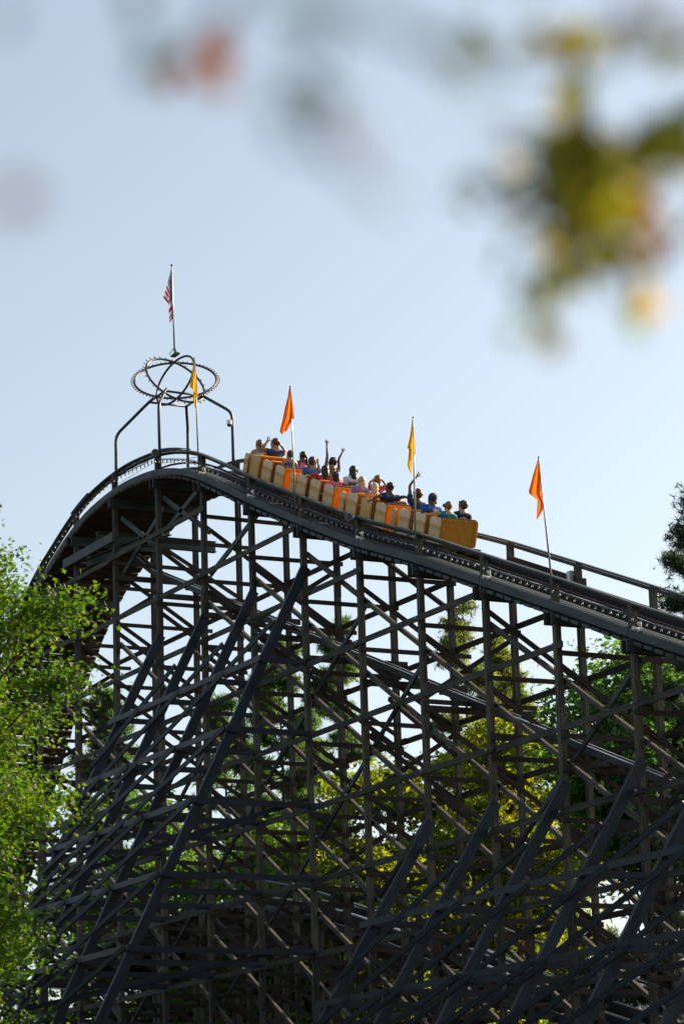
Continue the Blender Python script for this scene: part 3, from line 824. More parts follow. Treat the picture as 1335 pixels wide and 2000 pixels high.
F_orange_b=((24.031, -0.09, 15.863),(24.531, -0.583, 18.547),[(24.521, -0.591, 18.526), (24.385, -0.659, 18.172), (24.245, -0.719, 17.791), (24.305, -0.523, 17.638), (24.254, -0.516, 17.443), (24.202, -0.51, 17.249)],[(24.531, -0.571, 18.525), (24.449, -0.493, 18.091), (24.385, -0.44, 17.765), (24.354, -0.411, 17.602), (24.329, -0.39, 17.472), (24.203, -0.497, 17.227)])
F_us=((1.562, 1.27, 27.694),(2.121, 0.967, 30.235),[(2.077, 0.959, 30.09), (1.963, 0.914, 29.772), (1.79, 0.835, 29.309)],[(2.09, 0.97, 30.119), (1.949, 0.967, 29.624), (1.821, 0.983, 29.144)],[(2.09, 0.97, 30.119), (1.949, 0.967, 29.624), (1.821, 0.983, 29.144), (1.735, 1.031, 28.749), (1.7, 1.059, 28.574)],[(2.111, 0.97, 30.191), (2.025, 1.034, 29.767), (1.932, 1.093, 29.329), (1.856, 1.145, 28.963), (1.818, 1.167, 28.788)])
pennant(F_yellow_a, YEL, 'yellow flag hanging on the pole in front of the light rings at the crest', ph=.5)
pennant(F_orange_a, ORA, 'orange flag on the pole beside the front car of the train, folded and hanging', ph=1.2)
pennant(F_yellow_b, YEL, 'narrow yellow flag on the pole in front of the rear car of the train', ph=0)
pennant(F_orange_b, ORA, 'orange flag on the pole farthest down the lift hill, right of the train', ph=2)
# striped national flag at the very top
def usmat():
    m_, nt, b = mat('stars_and_stripes_cloth')
    tc = nt.nodes.new('ShaderNodeTexCoord'); sp = nt.nodes.new('ShaderNodeSeparateXYZ'); nt.links.new(tc.outputs['UV'], sp.inputs[0])
    def mth(op, a, b_=None):
        n = nt.nodes.new('ShaderNodeMath'); n.operation = op
        for i, v in ((0, a), (1, b_)):
            if v is None: continue
            if isinstance(v, (int, float)): n.inputs[i].default_value = v
            else: nt.links.new(v, n.inputs[i])
        return n.outputs[0]
    u, v = sp.outputs['X'], sp.outputs['Y']
    st = mth('LESS_THAN', mth('FRACT', mth('MULTIPLY', v, 6.5)), .5)
    c = mixc(nt, st, (.62, .6, .72), (.42, .008, .02))
    can = mth('MULTIPLY', mth('LESS_THAN', u, .42), mth('LESS_THAN', v, .538))
    fu = mth('SUBTRACT', mth('FRACT', mth('MULTIPLY', u, 14.3)), .5); fv = mth('SUBTRACT', mth('FRACT', mth('MULTIPLY', v, 16.7)), .5)
    d = mth('ADD', mth('MULTIPLY', fu, fu), mth('MULTIPLY', fv, fv))
    c = mixc(nt, can, c, mixc(nt, mth('LESS_THAN', d, .06), (.006, .010, .09), (.7, .7, .8)))
    nt.links.new(c, b.inputs['Base Color']); b.inputs['Roughness'].default_value = .7
    t = nt.nodes.new('ShaderNodeBsdfTranslucent'); nt.links.new(c, t.inputs[0])
    mx = nt.nodes.new('ShaderNodeMixShader'); mx.inputs[0].default_value = .35
    nt.links.new(b.outputs[0], mx.inputs[1]); nt.links.new(t.outputs[0], mx.inputs[2]); nt.links.new(mx.outputs[0], nt.nodes['Material Output'].inputs[0]); return m_
B, T, L1, M1, M2, H2 = F_us
us = thing(empty('flag_on_pole', B), 'red, white and blue star-spangled flag on the highest pole above the light rings', 'flag')
MB().tube([B, T], [.028, .018], 8).build('pole', GALV, us, smooth=True)
mb = MB(); mb.ball(T, .035); mb.build('finial', STEEL_DARK, us)
mb = MB(); sheet(mb, L1, M1, 8, 24, 1, .03, lambda a, b: (.41-a*.05, b))
sheet(mb, M2, H2, 8, 30, 1, .03, lambda a, b: (.45-a*.45, b))
mb.build('flag', usmat(), us, smooth=True)
for k in range(3):
    a = k*2.1; MB().bar(Vector(B)+Vector((0, 0, .22)), Vector(B)+Vector((math.cos(a)*.16, math.sin(a)*.16, -.0)), .018, .018).build('stay', STEEL_DARK, us)

# ------------------------------------------------------------------ light rings on their pipe frame
orn = thing(empty('ring_light_frame', (1.5, 1.27, 23.5)), 'dark pipe frame on the crest topped by three crossed rings edged with small bulbs', 'light ornament')
def legs(pts, r=.045): MB().tube(pts, r, 10).build('leg', STEEL_DARK, orn, smooth=True)
P1, P4, P2, P3 = Vector((1.05, .65, 26.30)), Vector((2.2, .65, 26.33)), Vector((.95, 1.9, 26.33)), Vector((2.08, 1.9, 26.35))
def bend(pts, n=5):
    """round the corners of a pipe"""
    pts = [Vector(p) for p in pts]; out = [pts[0]]
    for a, b, c in zip(pts[:-2], pts[1:-1], pts[2:]):
        l = min(.22, (b-a).length*.4, (c-b).length*.4); p = b+(a-b).normalized()*l; q_ = b+(c-b).normalized()*l
        for k in range(n+1):
            t = k/n; out.append(p.lerp(b, t).lerp(b.lerp(q_, t), t))
    out.append(pts[-1]); return out
legs(bend([(.12, -.02, 23.2), (.13, -.02, 25.46), P1, P1+(P4-P1)*.5+Vector((0, -.0, .03))]))
legs(bend([(3.1, .05, 23.2), (3.12, .03, 25.6), P4, P4+Vector((-.1, .1, .1))]))
legs(bend([(-.35, 2.48, 23.4), (-.3, 2.48, 25.0), (-.1, 2.2, 26.0), P2]) if False else bend([(-.35, 2.5, 23.4), (-.28, 2.5, 26.05), P2]))
legs(bend([(2.82, 2.5, 23.3), (2.8, 2.5, 25.72), P3]))
for a, b in ((P1, P2), (P2, P3), (P3, P4), (P4, P1)): MB().tube([a, b], .035, 8).build('frame_bar', STEEL_DARK, orn, smooth=True)
RC = Vector((1.583, 1.27, 26.887))
nb = 0
for (n_, r_) in (((.606, -.288, .742), 1.2), ((.812, .13, .568), .95), ((.223, -.911, .347), .82)):
    n_ = Vector(n_).normalized(); a = n_.cross(Vector((0, 0, 1))).normalized(); b = n_.cross(a)
    pts = [RC+(a*math.cos(t)+b*math.sin(t))*r_ for t in [2*math.pi*k/64 for k in range(64)]]
    MB().tube(pts, .034, 8, closed=True).build('ring', STEEL_DARK, orn, smooth=True)
    cnt = {1.2: 60, .95: 30, .82: 0}[r_]
    for k in range(cnt):
        t = 2*math.pi*k/cnt+.03; d = (a*math.cos(t)+b*math.sin(t)); p = RC+d*(r_+.035)
        mb = MB(); mb.tube([p, p+d*.03], .014, 6); mb.ball(p+d*.055, .024, nu=8, nv=6)
        mb.build('bulb', BULB_R if k % 6 == 0 else BULB, orn, smooth=True)
mb = MB(); mb.box(RC+Vector((0, 0, .80)), .34, .12, .05); mb.bar(RC+Vector((0, 0, .78)), RC+Vector((0, 0, -.9)), .03, .03)
MB().box(RC+Vector((0.02, 0, .78)), .36, .14, .06).build('mounting_plate', STEEL_DARK, orn)
# security camera on a leg
cm = thing(empty('security_camera', (2.8, 2.42, 25.3)), 'small white dome security camera strapped to the right leg of the ring frame', 'security camera')
MB().box((2.86, 2.40, 25.36), .14, .12, .16).build('bracket', GREY_PL, cm)
mb = MB(); mb.tube([(2.93, 2.35, 25.34), (3.06, 2.28, 25.34)], .03, 8); mb.tube([(3.06, 2.28, 25.38), (3.06, 2.28, 25.26)], .075, 12); mb.build('housing', WHITE_PL, cm, smooth=False)
mb = MB(); mb.ball((3.06, 2.28, 25.25), .062, nu=12, nv=8); mb.build('dome', BLACK, cm, smooth=True)

# loudspeakers
def horn(P, label, d=(1, -.45, -.1)):
    P = Vector(P); d = Vector(d).normalized(); r = thing(empty('horn_loudspeaker', tuple(P)), label, 'loudspeaker', 'loudspeakers on the coaster posts')
    mb = MB(); mb.tube([P-d*.12, P-d*.05, P+d*.04, P+d*.13], [.04, .05, .08, .12], 16); mb.build('horn', GREY_PL, r, smooth=True)
    mb = MB(); mb.tube([P+d*.131, P+d*.134], .10, 16); mb.build('mouth', STEEL_DARK, r)
    mb = MB(); mb.tube([P-d*.24, P-d*.12], .07, 12); mb.build('driver', STEEL_DARK, r, smooth=True)
    MB().bar(P-d*.1, P-d*.1+Vector((-.1, .1, -.14)), .03, .03).build('bracket', STEEL_DARK, r)
horn((3.2, -.13, 24.12), 'round horn loudspeaker bolted to the post at the crest of the track')
horn((15.0, -.16, H(15)-.02), 'round horn loudspeaker on the post below the middle of the train', (.5, -1, -.1))
for i, lb in ((2, 'small white twin floodlight beside the post under the leftmost yellow flag'), (3, 'small white twin floodlight beside the post under the front car of the train'), (5, 'small white twin floodlight beside the post under the middle of the train'), (7, 'small white twin floodlight beside the post just right of the rear car'), (9, 'small white twin floodlight beside the rightmost near post')):
    X = i*D+.45; z = H(X)-.47; P = Vector((X, -.13, z))
    r = thing(empty('floodlight', tuple(P)), lb, 'floodlight', 'small floodlights along the fascia board')
    MB().box(P+Vector((0, 0, -.04)), .12, .07, .04).build('base', GREY_PL, r)
    for s in (-1, 1):
        q0 = P+Vector((s*.03, 0, 0)); dd = Vector((s*.5, -.6, .35*s+.5)).normalized()
        mb = MB(); mb.tube([q0, q0+dd*.07, q0+dd*.15], [.022, .03, .05], 10); mb.build('lamp_head', WHITE_PL, r, smooth=True)
jb = thing(empty('junction_box', (21, 2.4, H(21)-.45)), 'small grey electrical box fixed to a far handrail post right of the train', 'electrical box')
MB().box((20.86, 2.40, H(21)-.36), .16, .12, .34).build('box', GREY_PL, jb)
MB().tube([(20.86, 2.40, H(21)-.5), (20.86, 2.40, H(21)-.95)], .02, 8).build('conduit', GREY_PL, jb)
MB().box((20.86, 2.335, H(21)-.36), .12, .012, .28).build('lid', WHITE_PL, jb)

# string lights under the near handrail
def string(x0, x1, label, step=.27, off=-.24):
    r = thing(empty('string_lights', (x0, -.1, H(x0)+off)), label, 'string lights', 'string lights under the handrail')
    def z(x):
        f_ = (x/D) % 1; return H(x)+off-.05*4*f_*(1-f_)
    pts = [(x, -.14, z(x)) for x in np.arange(x0, x1+.01, .25)]
    MB().tube(pts, .014, 6).build('cable', CABLE, r, smooth=True)
    MB().tube([(x, y-.0, zz+.035) for (x, y, zz) in pts], .007, 5).build('cable', CABLE, r, smooth=True)
    x = x0+.1; n_ = 0
    while x < x1 and n_ < 99:
        zz = z(x); tl = rnd.uniform(-.02, .02)
        s_ = MB().tube([(x, -.14, zz+.01), (x+tl*.3, -.14, zz-.04)], .019, 7).build('socket', BLACK, None)
        mb = MB(); mb.ball((x+tl, -.14, zz-.07), .024, .024, .033, 8, 6); b_o = mb.build('bulb', BULB, r, smooth=True)
        s_.parent = b_o; s_.location = Vector(s_.location)-wl(b_o)
        x += step*rnd.uniform(.9, 1.1); n_ += 1
string(-6.0, 2.95, 'string of small bulbs hanging under the handrail over the left side of the crest')
string(3.1, 8.9, 'string of small bulbs along the rail just right of the crest, left of the train')
string(9.1, 20.9, 'long string of clear bulbs along the rail directly below the train')
string(21.1, 31, 'string of clear bulbs along the rail right of the train, towards the right edge')
# bracing wires at the crest
wr = thing(empty('guy_wires', (1.5, -.05, 23.8)), 'thin wires strung between the crest posts under the handrail', 'wire')
for (a, b) in (((.1, 23.95), (2.9, 23.95)), ((.1, 23.75), (2.9, 23.72)), ((3.1, 23.85), (5.9, 23.35)), ):
    MB().tube([(a[0], -.03, a[1]), (b[0], -.03, b[1])], .007, 5).build('wire', STEEL_DARK, wr)
# ------------------------------------------------------------------ vegetation
RS = np.random.RandomState(11)
def leaf_mesh(name, mm, centers, size, template, parent, flat=.0):
    """many small leaves in one mesh; centers (n,3)"""
    n = len(centers); tv, tf = template; k = len(tv)
    # random rotations
    q = RS.normal(size=(n, 4)); q /= np.linalg.norm(q, axis=1)[:, None]
    w_, x, y, z = q.T
    R = np.stack([np.stack([1-2*(y*y+z*z), 2*(x*y-z*w_), 2*(x*z+y*w_)], -1), np.stack([2*(x*y+z*w_), 1-2*(x*x+z*z), 2*(y*z-x*w_)], -1), np.stack([2*(x*z-y*w_), 2*(y*z+x*w_), 1-2*(x*x+y*y)], -1)], -2)
    if flat > 0:    # pull leaf normals towards the vertical
        a = RS.uniform(0, 2*np.pi, n); t = RS.normal(0, .55, n); b = RS.uniform(0, 2*np.pi, n)
        cz, sz = np.cos(a), np.sin(a); Rz = np.zeros((n, 3, 3)); Rz[:, 0, 0] = cz; Rz[:, 0, 1] = -sz; Rz[:, 1, 0] = sz; Rz[:, 1, 1] = cz; Rz[:, 2, 2] = 1
        ct, st = np.cos(t), np.sin(t); Rx = np.zeros((n, 3, 3)); Rx[:, 0, 0] = 1; Rx[:, 1, 1] = ct; Rx[:, 1, 2] = -st; Rx[:, 2, 1] = st; Rx[:, 2, 2] = ct
        cb, sb = np.cos(b), np.sin(b); Rb = np.zeros((n, 3, 3)); Rb[:, 0, 0] = cb; Rb[:, 0, 1] = -sb; Rb[:, 1, 0] = sb; Rb[:, 1, 1] = cb; Rb[:, 2, 2] = 1
        Rf = Rb @ Rx @ Rz; sel = RS.uniform(size=n) < flat; R[sel] = Rf[sel]
    sc = size*RS.uniform(.65, 1.25, n)
    V = np.einsum('nij,kj->nki', R, np.array(tv))*sc[:, None, None]+centers[:, None, :]
    c = centers.mean(0); V = (V-c).reshape(-1, 3)
    me = bpy.data.meshes.new(name)
    loops = np.concatenate([(np.array(f)[None, :]+np.arange(n)[:, None]*k) for f in tf], 1) if len({len(f) for f in tf}) == 1 else None
    fl = len(tf[0]); nf = len(tf)
    idx = loops.reshape(-1)
    me.vertices.add(len(V)); me.vertices.foreach_set('co', V.astype(np.float32).ravel())
    me.loops.add(len(idx)); me.loops.foreach_set('vertex_index', idx.astype(np.int32))
    me.polygons.add(n*nf); me.polygons.foreach_set('loop_start', np.arange(0, n*nf*fl, fl, dtype=np.int32)); me.polygons.foreach_set('loop_total', np.full(n*nf, fl, dtype=np.int32))
    me.materials.append(mm); me.update(calc_edges=True); me.validate()
    o = bpy.data.objects.new(name, me); C.objects.link(o)
    o.location = Vector(c.tolist())-(parent.location if parent else Vector())
    if parent: o.parent = parent
    return o
# leaf shapes
_an = [0, 22, 48, 72, 100, 130, 180, 230, 260, 288, 312, 338]; _rd = [1, .45, .85, .4, .62, .3, .12, .3, .62, .4, .85, .45]
LOBED = ([(0, 0, 0)]+[(r*math.cos(math.radians(a)), r*math.sin(math.radians(a)), .18*abs(math.sin(math.radians(a)))) for a, r in zip(_an, _rd)],
         [(0, i, i+1 if i < 12 else 1) for i in range(1, 13)])
OVAL = ([(-.9, 0, 0), (0, .45, .12), (.95, 0, -.08), (0, -.45, .12)], [(0, 2, 1), (0, 3, 2)])
def tuft():
    v = []; f = []
    for k in range(9):
        z = RS.uniform(-.3, 1); a = RS.uniform(0, 6.28); r = math.sqrt(1-min(1, z*z)); d = np.array([r*math.cos(a), r*math.sin(a), z])
        s = np.cross(d, [.3, .5, .8]); s = s/np.linalg.norm(s)*.07; b = len(v)
        v += [tuple(-s), tuple(s), tuple(d)]; f.append((b, b+1, b+2))
    return v, f
TUFT = tuft()
def smooth_path(a, b, sag, n=5, wob=.15):
    a = Vector(a); b = Vector(b); out = []
    for k in range(n+1):
        t = k/n; p = a.lerp(b, t); p.z += sag*math.sin(t*math.pi)
        if 0 < k < n: p += Vector((rnd.uniform(-wob, wob), rnd.uniform(-wob, wob), rnd.uniform(-wob, wob)))
        out.append(p)
    return out
def broadleaf(label, x, y, h, r, mm, leaf=.12, n=9000, z0=.22, group=None, tmpl=OVAL, name='broadleaf_tree', clumps=90, shape=1.0, size=.55, sec=1.0, extra=()):
    root = thing(empty(name, (x, y, 0)), label, 'tree', group)
    tb = MB(); lean = Vector((rnd.uniform(-.5, .5), rnd.uniform(-.5, .5), 0))
    tp = [Vector((x, y, 0))+lean*t+Vector((rnd.uniform(-.1, .1), rnd.uniform(-.1, .1), h*.92*t)) for t in (0, .12, .25, .4, .55, .7, .85, 1)]
    r0 = h*.017+.08
    tb.tube(tp, [r0*(1.35 if i == 0 else 1-.13*i) for i in range(8)], 9)
    cs = []
    for k in range(clumps):
        for _ in range(40):
            d = RS.normal(size=3); d /= np.linalg.norm(d); rr = RS.uniform(.15, 1)**.45
            tz = d[2]*rr
            # a crown wider below its middle, ragged in outline
            zz = h*(z0+(1-z0)*(.5+.5*tz)); lim = r*math.sqrt(max(.02, 1-abs(tz)**(2*shape)))
            a = math.atan2(d[1], d[0]); rag = .78+.3*noise.noise(Vector((math.cos(a)*1.5+x, math.sin(a)*1.5+y, zz*.35)))
            hr = rr*math.hypot(d[0], d[1])*lim*rag*1.25
            p = np.array([x+hr*math.cos(a), y+hr*math.sin(a), zz])
            if all(np.linalg.norm(p-c_) > .55*r/ (clumps**.33)*1.2 for c_ in cs[-60:]): break
        cs.append(p)
    cs += [np.array(e) for e in extra]
    cs = np.array(cs)
    for p in cs[::2]:
        t = max(.12, min(.93, (p[2]-h*.12)/h*.9)); i = min(6, int(t*7)); q0 = tp[i].lerp(tp[i+1], t*7-i)
        tb.tube(smooth_path(q0, p, .15, 4, .12), [.09*r0/.3*.8+.03, .05, .035, .025, .012], 5)
    tb.build('trunk', BARK, root, smooth=True)
    per = np.maximum(8, (RS.uniform(.4, 1.6, len(cs))*n/len(cs))).astype(int)
    pts = []
    for c_, m_ in zip(cs, per):
        s = size*RS.uniform(.6, 1.4)
        pts.append(c_+RS.normal(size=(m_, 3))*np.array([s, s, s*.55]))
        for _ in range(3):  # loose sprays reaching out of the clump
            d = RS.normal(size=3); d[2] *= .5; d /= np.linalg.norm(d); t = RS.uniform(0, 1, 14)[:, None]
            pts.append(c_+d*t*s*2.6*sec+RS.normal(size=(14, 3))*.1)
    leaf_mesh('crown', mm, np.concatenate(pts), leaf, tmpl, root, flat=.45)
    return root
def pine(label, x, y, h, r, mm, n=2600, z0=.15, group=None, nl=90, ts=.30, dens=1.0):
    root = thing(empty('pine_tree', (x, y, 0)), label, 'tree', group)
    tb = MB(); tb.tube([(x+rnd.uniform(-.08, .08), y+rnd.uniform(-.08, .08), h*t) for t in (0, .2, .4, .6, .8, .97)], [h*.014+.06, h*.012+.04, h*.009+.03, .1, .06, .02], 8)
    pts = []
    for k in range(nl):
        t = z0+(1-z0)*(k+rnd.random())/nl; z = h*t
        L = r*(1-((t-z0)/(1-z0))**1.5)*rnd.uniform(.55, 1.15)+.35; a = rnd.uniform(0, 6.283)
        up_ = L*rnd.uniform(.0, .3)+(.5 if t > .85 else 0)
        e = Vector((x+L*math.cos(a), y+L*math.sin(a), z+up_)); P = smooth_path((x, y, z), e, -.12*L, 5, .06)
        tb.tube(P, [.05, .04, .03, .022, .015, .008], 4)
        m_ = int(n/nl*(.4+L/r))
        for _ in range(int(m_/7*dens)):
            u = rnd.uniform(.3, 1)**.7; i = min(4, int(u*5)); q0 = P[i].lerp(P[i+1], u*5-i)
            sd_ = Vector((-math.sin(a), math.cos(a), 0))*rnd.uniform(-1, 1)*L*.33*(1.15-u)
            c_ = np.array(q0+sd_+Vector((0, 0, rnd.uniform(-.05, .18))))
            pts.append(c_+RS.normal(size=(7, 3))*np.array([.20, .20, .07]))
    pts.append(np.array([[x, y, h*.97]])+RS.normal(size=(30, 3))*np.array([.15, .15, .4]))
    tb.build('trunk', BARK, root, smooth=True)
    leaf_mesh('crown', mm, np.concatenate(pts), ts, TUFT, root)
    return root
G = 'trees behind the coaster'
EXTRA = [(25.5, -12.9, 14.1), (25.6, -12.5, 14.0), (25.75, -12.2, 14.1), (25.2, -12.8, 12.7), (25.3, -12.4, 12.65), (25.4, -12.0, 12.7), (25.0, -13.5, 15.0), (24.9, -13.9, 15.9), (25.0, -13.3, 13.4)]
# front maple, at the left edge, standing in front of the structure
broadleaf('bright yellow-green maple at the left edge, in front of the coaster', 23.1, -15.12, 17.5, 3.5, F_MAPLE, .088, 105000, .05, None, LOBED, 'maple_tree', 430, 3.0, .40, .8, EXTRA)
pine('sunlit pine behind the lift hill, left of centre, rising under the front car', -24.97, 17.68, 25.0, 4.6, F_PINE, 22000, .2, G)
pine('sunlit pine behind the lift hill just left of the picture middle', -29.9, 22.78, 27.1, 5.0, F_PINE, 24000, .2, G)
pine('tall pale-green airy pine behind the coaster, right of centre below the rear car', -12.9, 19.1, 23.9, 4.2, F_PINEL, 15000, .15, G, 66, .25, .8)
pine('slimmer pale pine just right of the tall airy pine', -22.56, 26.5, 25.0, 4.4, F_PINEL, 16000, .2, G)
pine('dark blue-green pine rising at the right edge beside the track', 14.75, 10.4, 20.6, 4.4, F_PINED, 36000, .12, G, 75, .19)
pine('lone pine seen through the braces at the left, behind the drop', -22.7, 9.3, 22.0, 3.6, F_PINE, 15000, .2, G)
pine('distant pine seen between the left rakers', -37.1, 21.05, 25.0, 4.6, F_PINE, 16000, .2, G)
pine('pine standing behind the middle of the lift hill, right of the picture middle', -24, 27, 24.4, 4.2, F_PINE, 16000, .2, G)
broadleaf('yellow-green broadleaf tree glowing behind the middle of the lift hill', -8.2, 12.9, 18.8, 4.0, F_YELL, .15, 36000, .1, G)
broadleaf('small yellow-green tree behind the lift hill to the right of the pale pines', -9.3, 18.3, 20.3, 3.4, F_YELL, .15, 24000, .5, G)
broadleaf('dark green dense tree at the right behind the lift hill', 1.0, 17.6, 20.3, 3.1, F_DARK, .15, 36000, .62, G, size=.6)
broadleaf('darkest dense tree at the far right edge behind the coaster', 1.6, 26.0, 21.2, 4.2, F_DARK, .15, 36000, .55, G, size=.65)
broadleaf('green tree low behind the left rakers', -16.2, 8.3, 17.7, 4.2, F_BROAD, .15, 27000, .1, G)
broadleaf('green tree low behind the drop at the far left', -12.8, 3.9+6, 16.5, 4.0, F_BROAD, .15, 24000, .1, G)
broadleaf('broad green tree low behind the lift hill, left of centre', -16.6, 14.5, 17.6, 4.0, F_YELL, .15, 27000, .1, G)
broadleaf('shaded green tree low behind the foot of the coaster at centre', -8.9, 9.8, 14.6, 3.6, F_BROAD, .15, 24000, .05, G)
broadleaf('low leafy tree behind the foot of the lift hill, right of the picture middle', -17.6, 21, 17.9, 4.0, F_BROAD, .15, 24000, .1, G)
broadleaf('low bright bushy tree behind the return track', -5.5, 11.5, 13.6, 3.2, F_YELL, .15, 21000, .05, G)
broadleaf('tiny far tree seen through the sky gap at the lower right', -64.6, 56.2, 18.4, 3.0, F_YELL, .3, 1500, .1, 'far trees')
# unseen trees added beside the picture to shade the foot of the coaster
for (x, y, h, r, lb) in ((9, 19, 15.5, 4.5, 'unseen round tree added for shade behind the lower lift hill, beyond the right edge'), (18, 17, 14.5, 4.5, 'unseen spreading tree added for shade behind the lower lift hill, well beyond the right edge')):
    broadleaf(lb, x, y, h, r, F_BROAD, .2, 8000, .1, 'added shade trees beyond the right edge')
for (x, y, h, r, lb) in ((0, -14.5, 15, 4.6, 'unseen tree added for shade beyond the left edge, farthest along the drop'), (9, -15.5, 14, 4.8, 'unseen tree added for shade beyond the left edge, beside the foot of the crest'), (18, -18, 14, 4.6, 'unseen tree added for shade beyond the left edge, beside the front maple'), (28, -21, 13, 4.5, 'unseen tree added for shade beyond the left edge, nearest the photographer')):
    broadleaf(lb, x, y, h, r, F_BROAD, .22, 8000, .1, 'added shade trees beyond the left edge')

# pavilion with a ribbed metal roof, and a globe lamp
ROOF = plain('ribbed_pale_roof_metal', (.55, .5, .48), .35, .3); WALL = plain('tan_siding', (.32, .27, .2), .8); DKW = plain('dark_window_glass', (.03, .04, .05), .1)
pv = thing(empty('pavilion', (-30, 37, 0)), 'pavilion with a ribbed pale metal roof, low through the braces at the right', 'building')
u = Vector((.46, .888, 0)); v = Vector((-.888, .46, 0)); c = Vector((-31, 38, 0))
def PV(a, b, z): return c+u*a+v*b+Vector((0, 0, z))
mb = MB(); mb.bar(PV(-9, 0, 5.6), PV(9, 0, 5.6), 10, 11.2); mb.build('wall', WALL, pv)
mb = MB()
for s in (-1, 1):
    k = len(mb.v); mb.v += [PV(-9.6, s*6, 11.0), PV(9.6, s*6, 11.0), PV(9.6, 0, 13.6), PV(-9.6, 0, 13.6), PV(-9.6, s*6, 11.15), PV(9.6, s*6, 11.15), PV(9.6, 0, 13.75), PV(-9.6, 0, 13.75)]
    for f in ((0, 1, 2, 3), (7, 6, 5, 4), (0, 4, 5, 1), (1, 5, 6, 2), (3, 2, 6, 7), (0, 3, 7, 4)): mb.face([k+i for i in f])
    a = -9.4
    while a < 9.5:
        mb.bar(PV(a, s*6, 11.19), PV(a, .1*s, 13.79), .06, .06); a += .4
mb.build('roof', ROOF, pv)
for a in (-7, -3.5, 0, 3.5, 7):
    MB().bar(PV(a-.8, -5.03, 9.4), PV(a+.8, -5.03, 9.4), .08, 1.2).build('window', DKW, pv)
lamp = thing(empty('street_lamp', (23.06, 3.4, 0)), 'white globe lamp on a slim pole at the right edge near the bottom', 'street lamp')
MB().tube([(23.06, 3.4, 0), (23.06, 3.4, 7.65)], .035, 8).build('pole', GALV, lamp, smooth=True)
mb = MB(); mb.ball((23.06, 3.4, 7.78), .11, nu=16, nv=10); mb.build('globe', WHITE_PL, lamp, smooth=True)

# ------------------------------------------------------------------ near branches overhead, a few metres from the lens
near = thing(empty('autumn_tree', (CAMPOS.x-1.1, CAMPOS.y+3.6, 0)), 'near tree whose blurred olive and rusty leaves hang over the top right', 'tree')
tb = MB()
def NP(px, py, d):     # a point d metres out from the photographer along a given bearing
    r_ = (_f+RT*((px-667.5)/5868.9)+UP*((1000-py)/5868.9)).normalized(); return CAMPOS+r_*d*.87
base_t = Vector((CAMPOS.x-1.1, CAMPOS.y+3.6, 0))
crotch = base_t+Vector((0, -.2, 2.6))
tb.tube([base_t, base_t+Vector((.05, 0, 1.2)), crotch, crotch+Vector((.2, .1, 1.6)), crotch+Vector((.1, .3, 3.2))], [.17, .14, .11, .08, .04], 10)
LV = []; RU = []
def twig(a, b, r0=.006, r1=.002, sag=-.01):
    tb.tube(smooth_path(a, b, sag, 5, .006), [r0, r0*.9, r0*.75, r0*.6, r0*.4, r1], 5)
def spray(px, py, sx, sy, d, n, lst, sz=1.0):
    for _ in range(n):
        p = NP(px+RS.normal()*sx, py+RS.normal()*sy, d+RS.normal()*.09); lst.append(np.array(p))
main = NP(1500, 120, 3.1)
tb.tube(smooth_path(crotch, main, .25, 5, .03), [.05, .04, .032, .025, .02, .016], 7)
for (x0, y0, x1, y1, d) in ((1500, 120, 1150, 330, 3.0), (1150, 330, 1090, 560, 3.0), (1500, 120, 1300, 500, 3.05), (1150, 300, 1120, 90, 2.95), (1500, 250, 1290, 290, 3.0)):
    twig(NP(x0, y0, d), NP(x1, y1, d), .009, .003)
for (a, b_, sx, sy, n_) in ((1090, 300, 36, 30, 46), (1160, 330, 40, 35, 54), (1110, 420, 42, 38, 35), (1050, 560, 20, 40, 13), (1130, 520, 40, 34, 29), (1250, 290, 40, 20, 32), (1325, 290, 26, 38, 41), (1200, 440, 50, 44, 35), (1245, 590, 22, 28, 9), (1110, 215, 13, 30, 18), (1130, 90, 30, 13, 21), (1335, 230, 12, 25, 13), (1290, 110, 15, 16, 6), (935, 370, 34, 50, 7), (1000, 400, 40, 70, 10), (1060, 650, 30, 30, 5), (960, 60, 90, 45, 9), (1230, 60, 60, 40, 6)):
    spray(a, b_, sx, sy, 3.0, n_, LV)
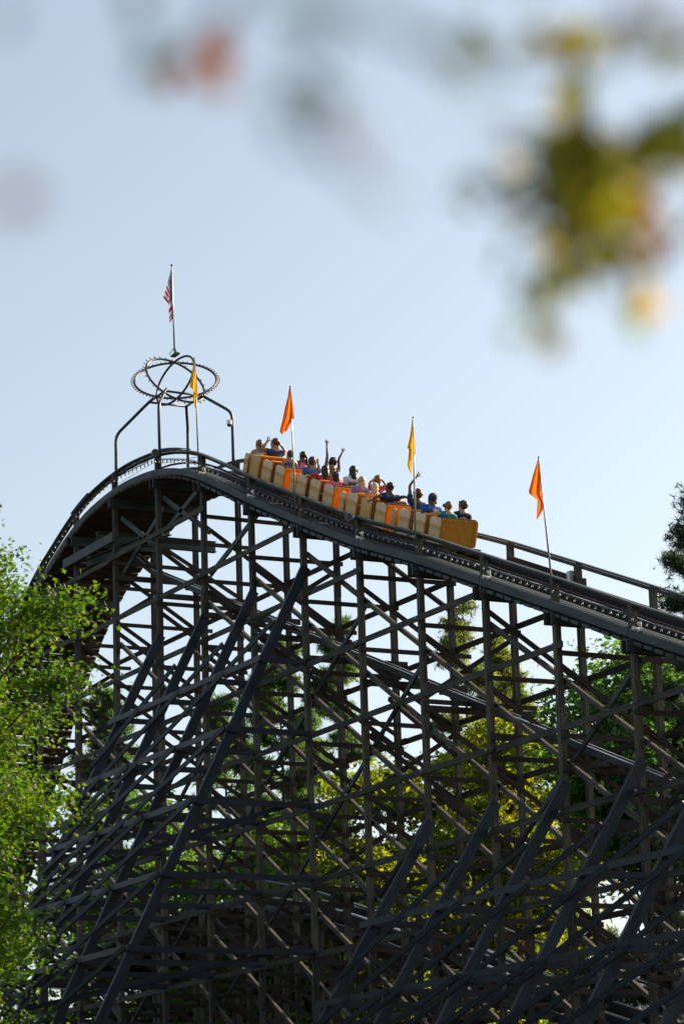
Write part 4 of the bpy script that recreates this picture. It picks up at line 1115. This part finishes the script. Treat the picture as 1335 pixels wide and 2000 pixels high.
for (a, b_, sx, sy, n_, d) in ((1258, 420, 15, 30, 8, 3.0), (1270, 510, 10, 22, 4, 3.0), (970, 245, 16, 16, 3, 2.6), (430, 105, 20, 14, 7, 2.7), (350, 135, 30, 14, 6, 2.5), (310, 160, 10, 10, 3, 2.7), (705, 270, 12, 14, 2, 1.9), (1300, 30, 24, 14, 4, 2.0), (15, 390, 8, 16, 2, 1.8)):
    spray(a, b_, sx, sy, d, n_, RU)
for (a, b_) in ((1090, 300), (1110, 420), (1050, 560), (1130, 520), (1200, 440), (1240, 590), (1258, 450), (1270, 520), (935, 370), (1000, 400), (1060, 650), (1110, 215), (970, 245), (1325, 330)):
    twig(NP(1165, 325, 3.0), NP(a, b_, 3.0), .005, .002, .01)
    twig(NP(1165+rnd.uniform(-40, 60), 335, 2.98), NP(a+rnd.uniform(-25, 25), b_+rnd.uniform(-25, 25), 2.97), .004, .0015, -.01)
# thin twigs closer in, almost dissolved by the blur
for (x0, y0, x1, y1, d) in ((1250, 60, 900, 90, 1.7), (900, 90, 640, 0, 1.7), (930, 95, 880, 60, 1.6), (640, 0, 560, 130, 1.6), (560, 130, 780, 400, 1.6), (560, 200, 620, 240, 1.5), (640, 0, 470, -40, 1.7), (470, -40, 280, 160, 1.8), (280, -30, 290, 60, 1.8)):
    twig(NP(x0, y0, d), NP(x1, y1, d), .0038, .002)
DK = []
for (a, b_, sx, sy, n_, d) in ((600, 195, 30, 30, 3, 1.8), (755, 375, 20, 16, 2, 1.9), (290, 20, 12, 14, 3, 2.2), (280, 110, 16, 30, 2, 2.0), (20, 45, 12, 16, 3, 2.2), (880, 110, 34, 16, 4, 1.8), (680, 20, 60, 14, 3, 1.7)):
    spray(a, b_, sx, sy, d, n_, DK)
twig(main, NP(1250, 60, 1.75), .012, .004)
tb.build('trunk', BARK, near, smooth=True)
leaf_mesh('foliage', F_FALL, np.array(LV), .022, LOBED, near)
leaf_mesh('dark_foliage', F_PINED, np.array(DK), .017, LOBED, near)  # a few near leaves in a dark blue-green colour
leaf_mesh('rusty_foliage', F_RUST, np.array(RU), .019, LOBED, near)
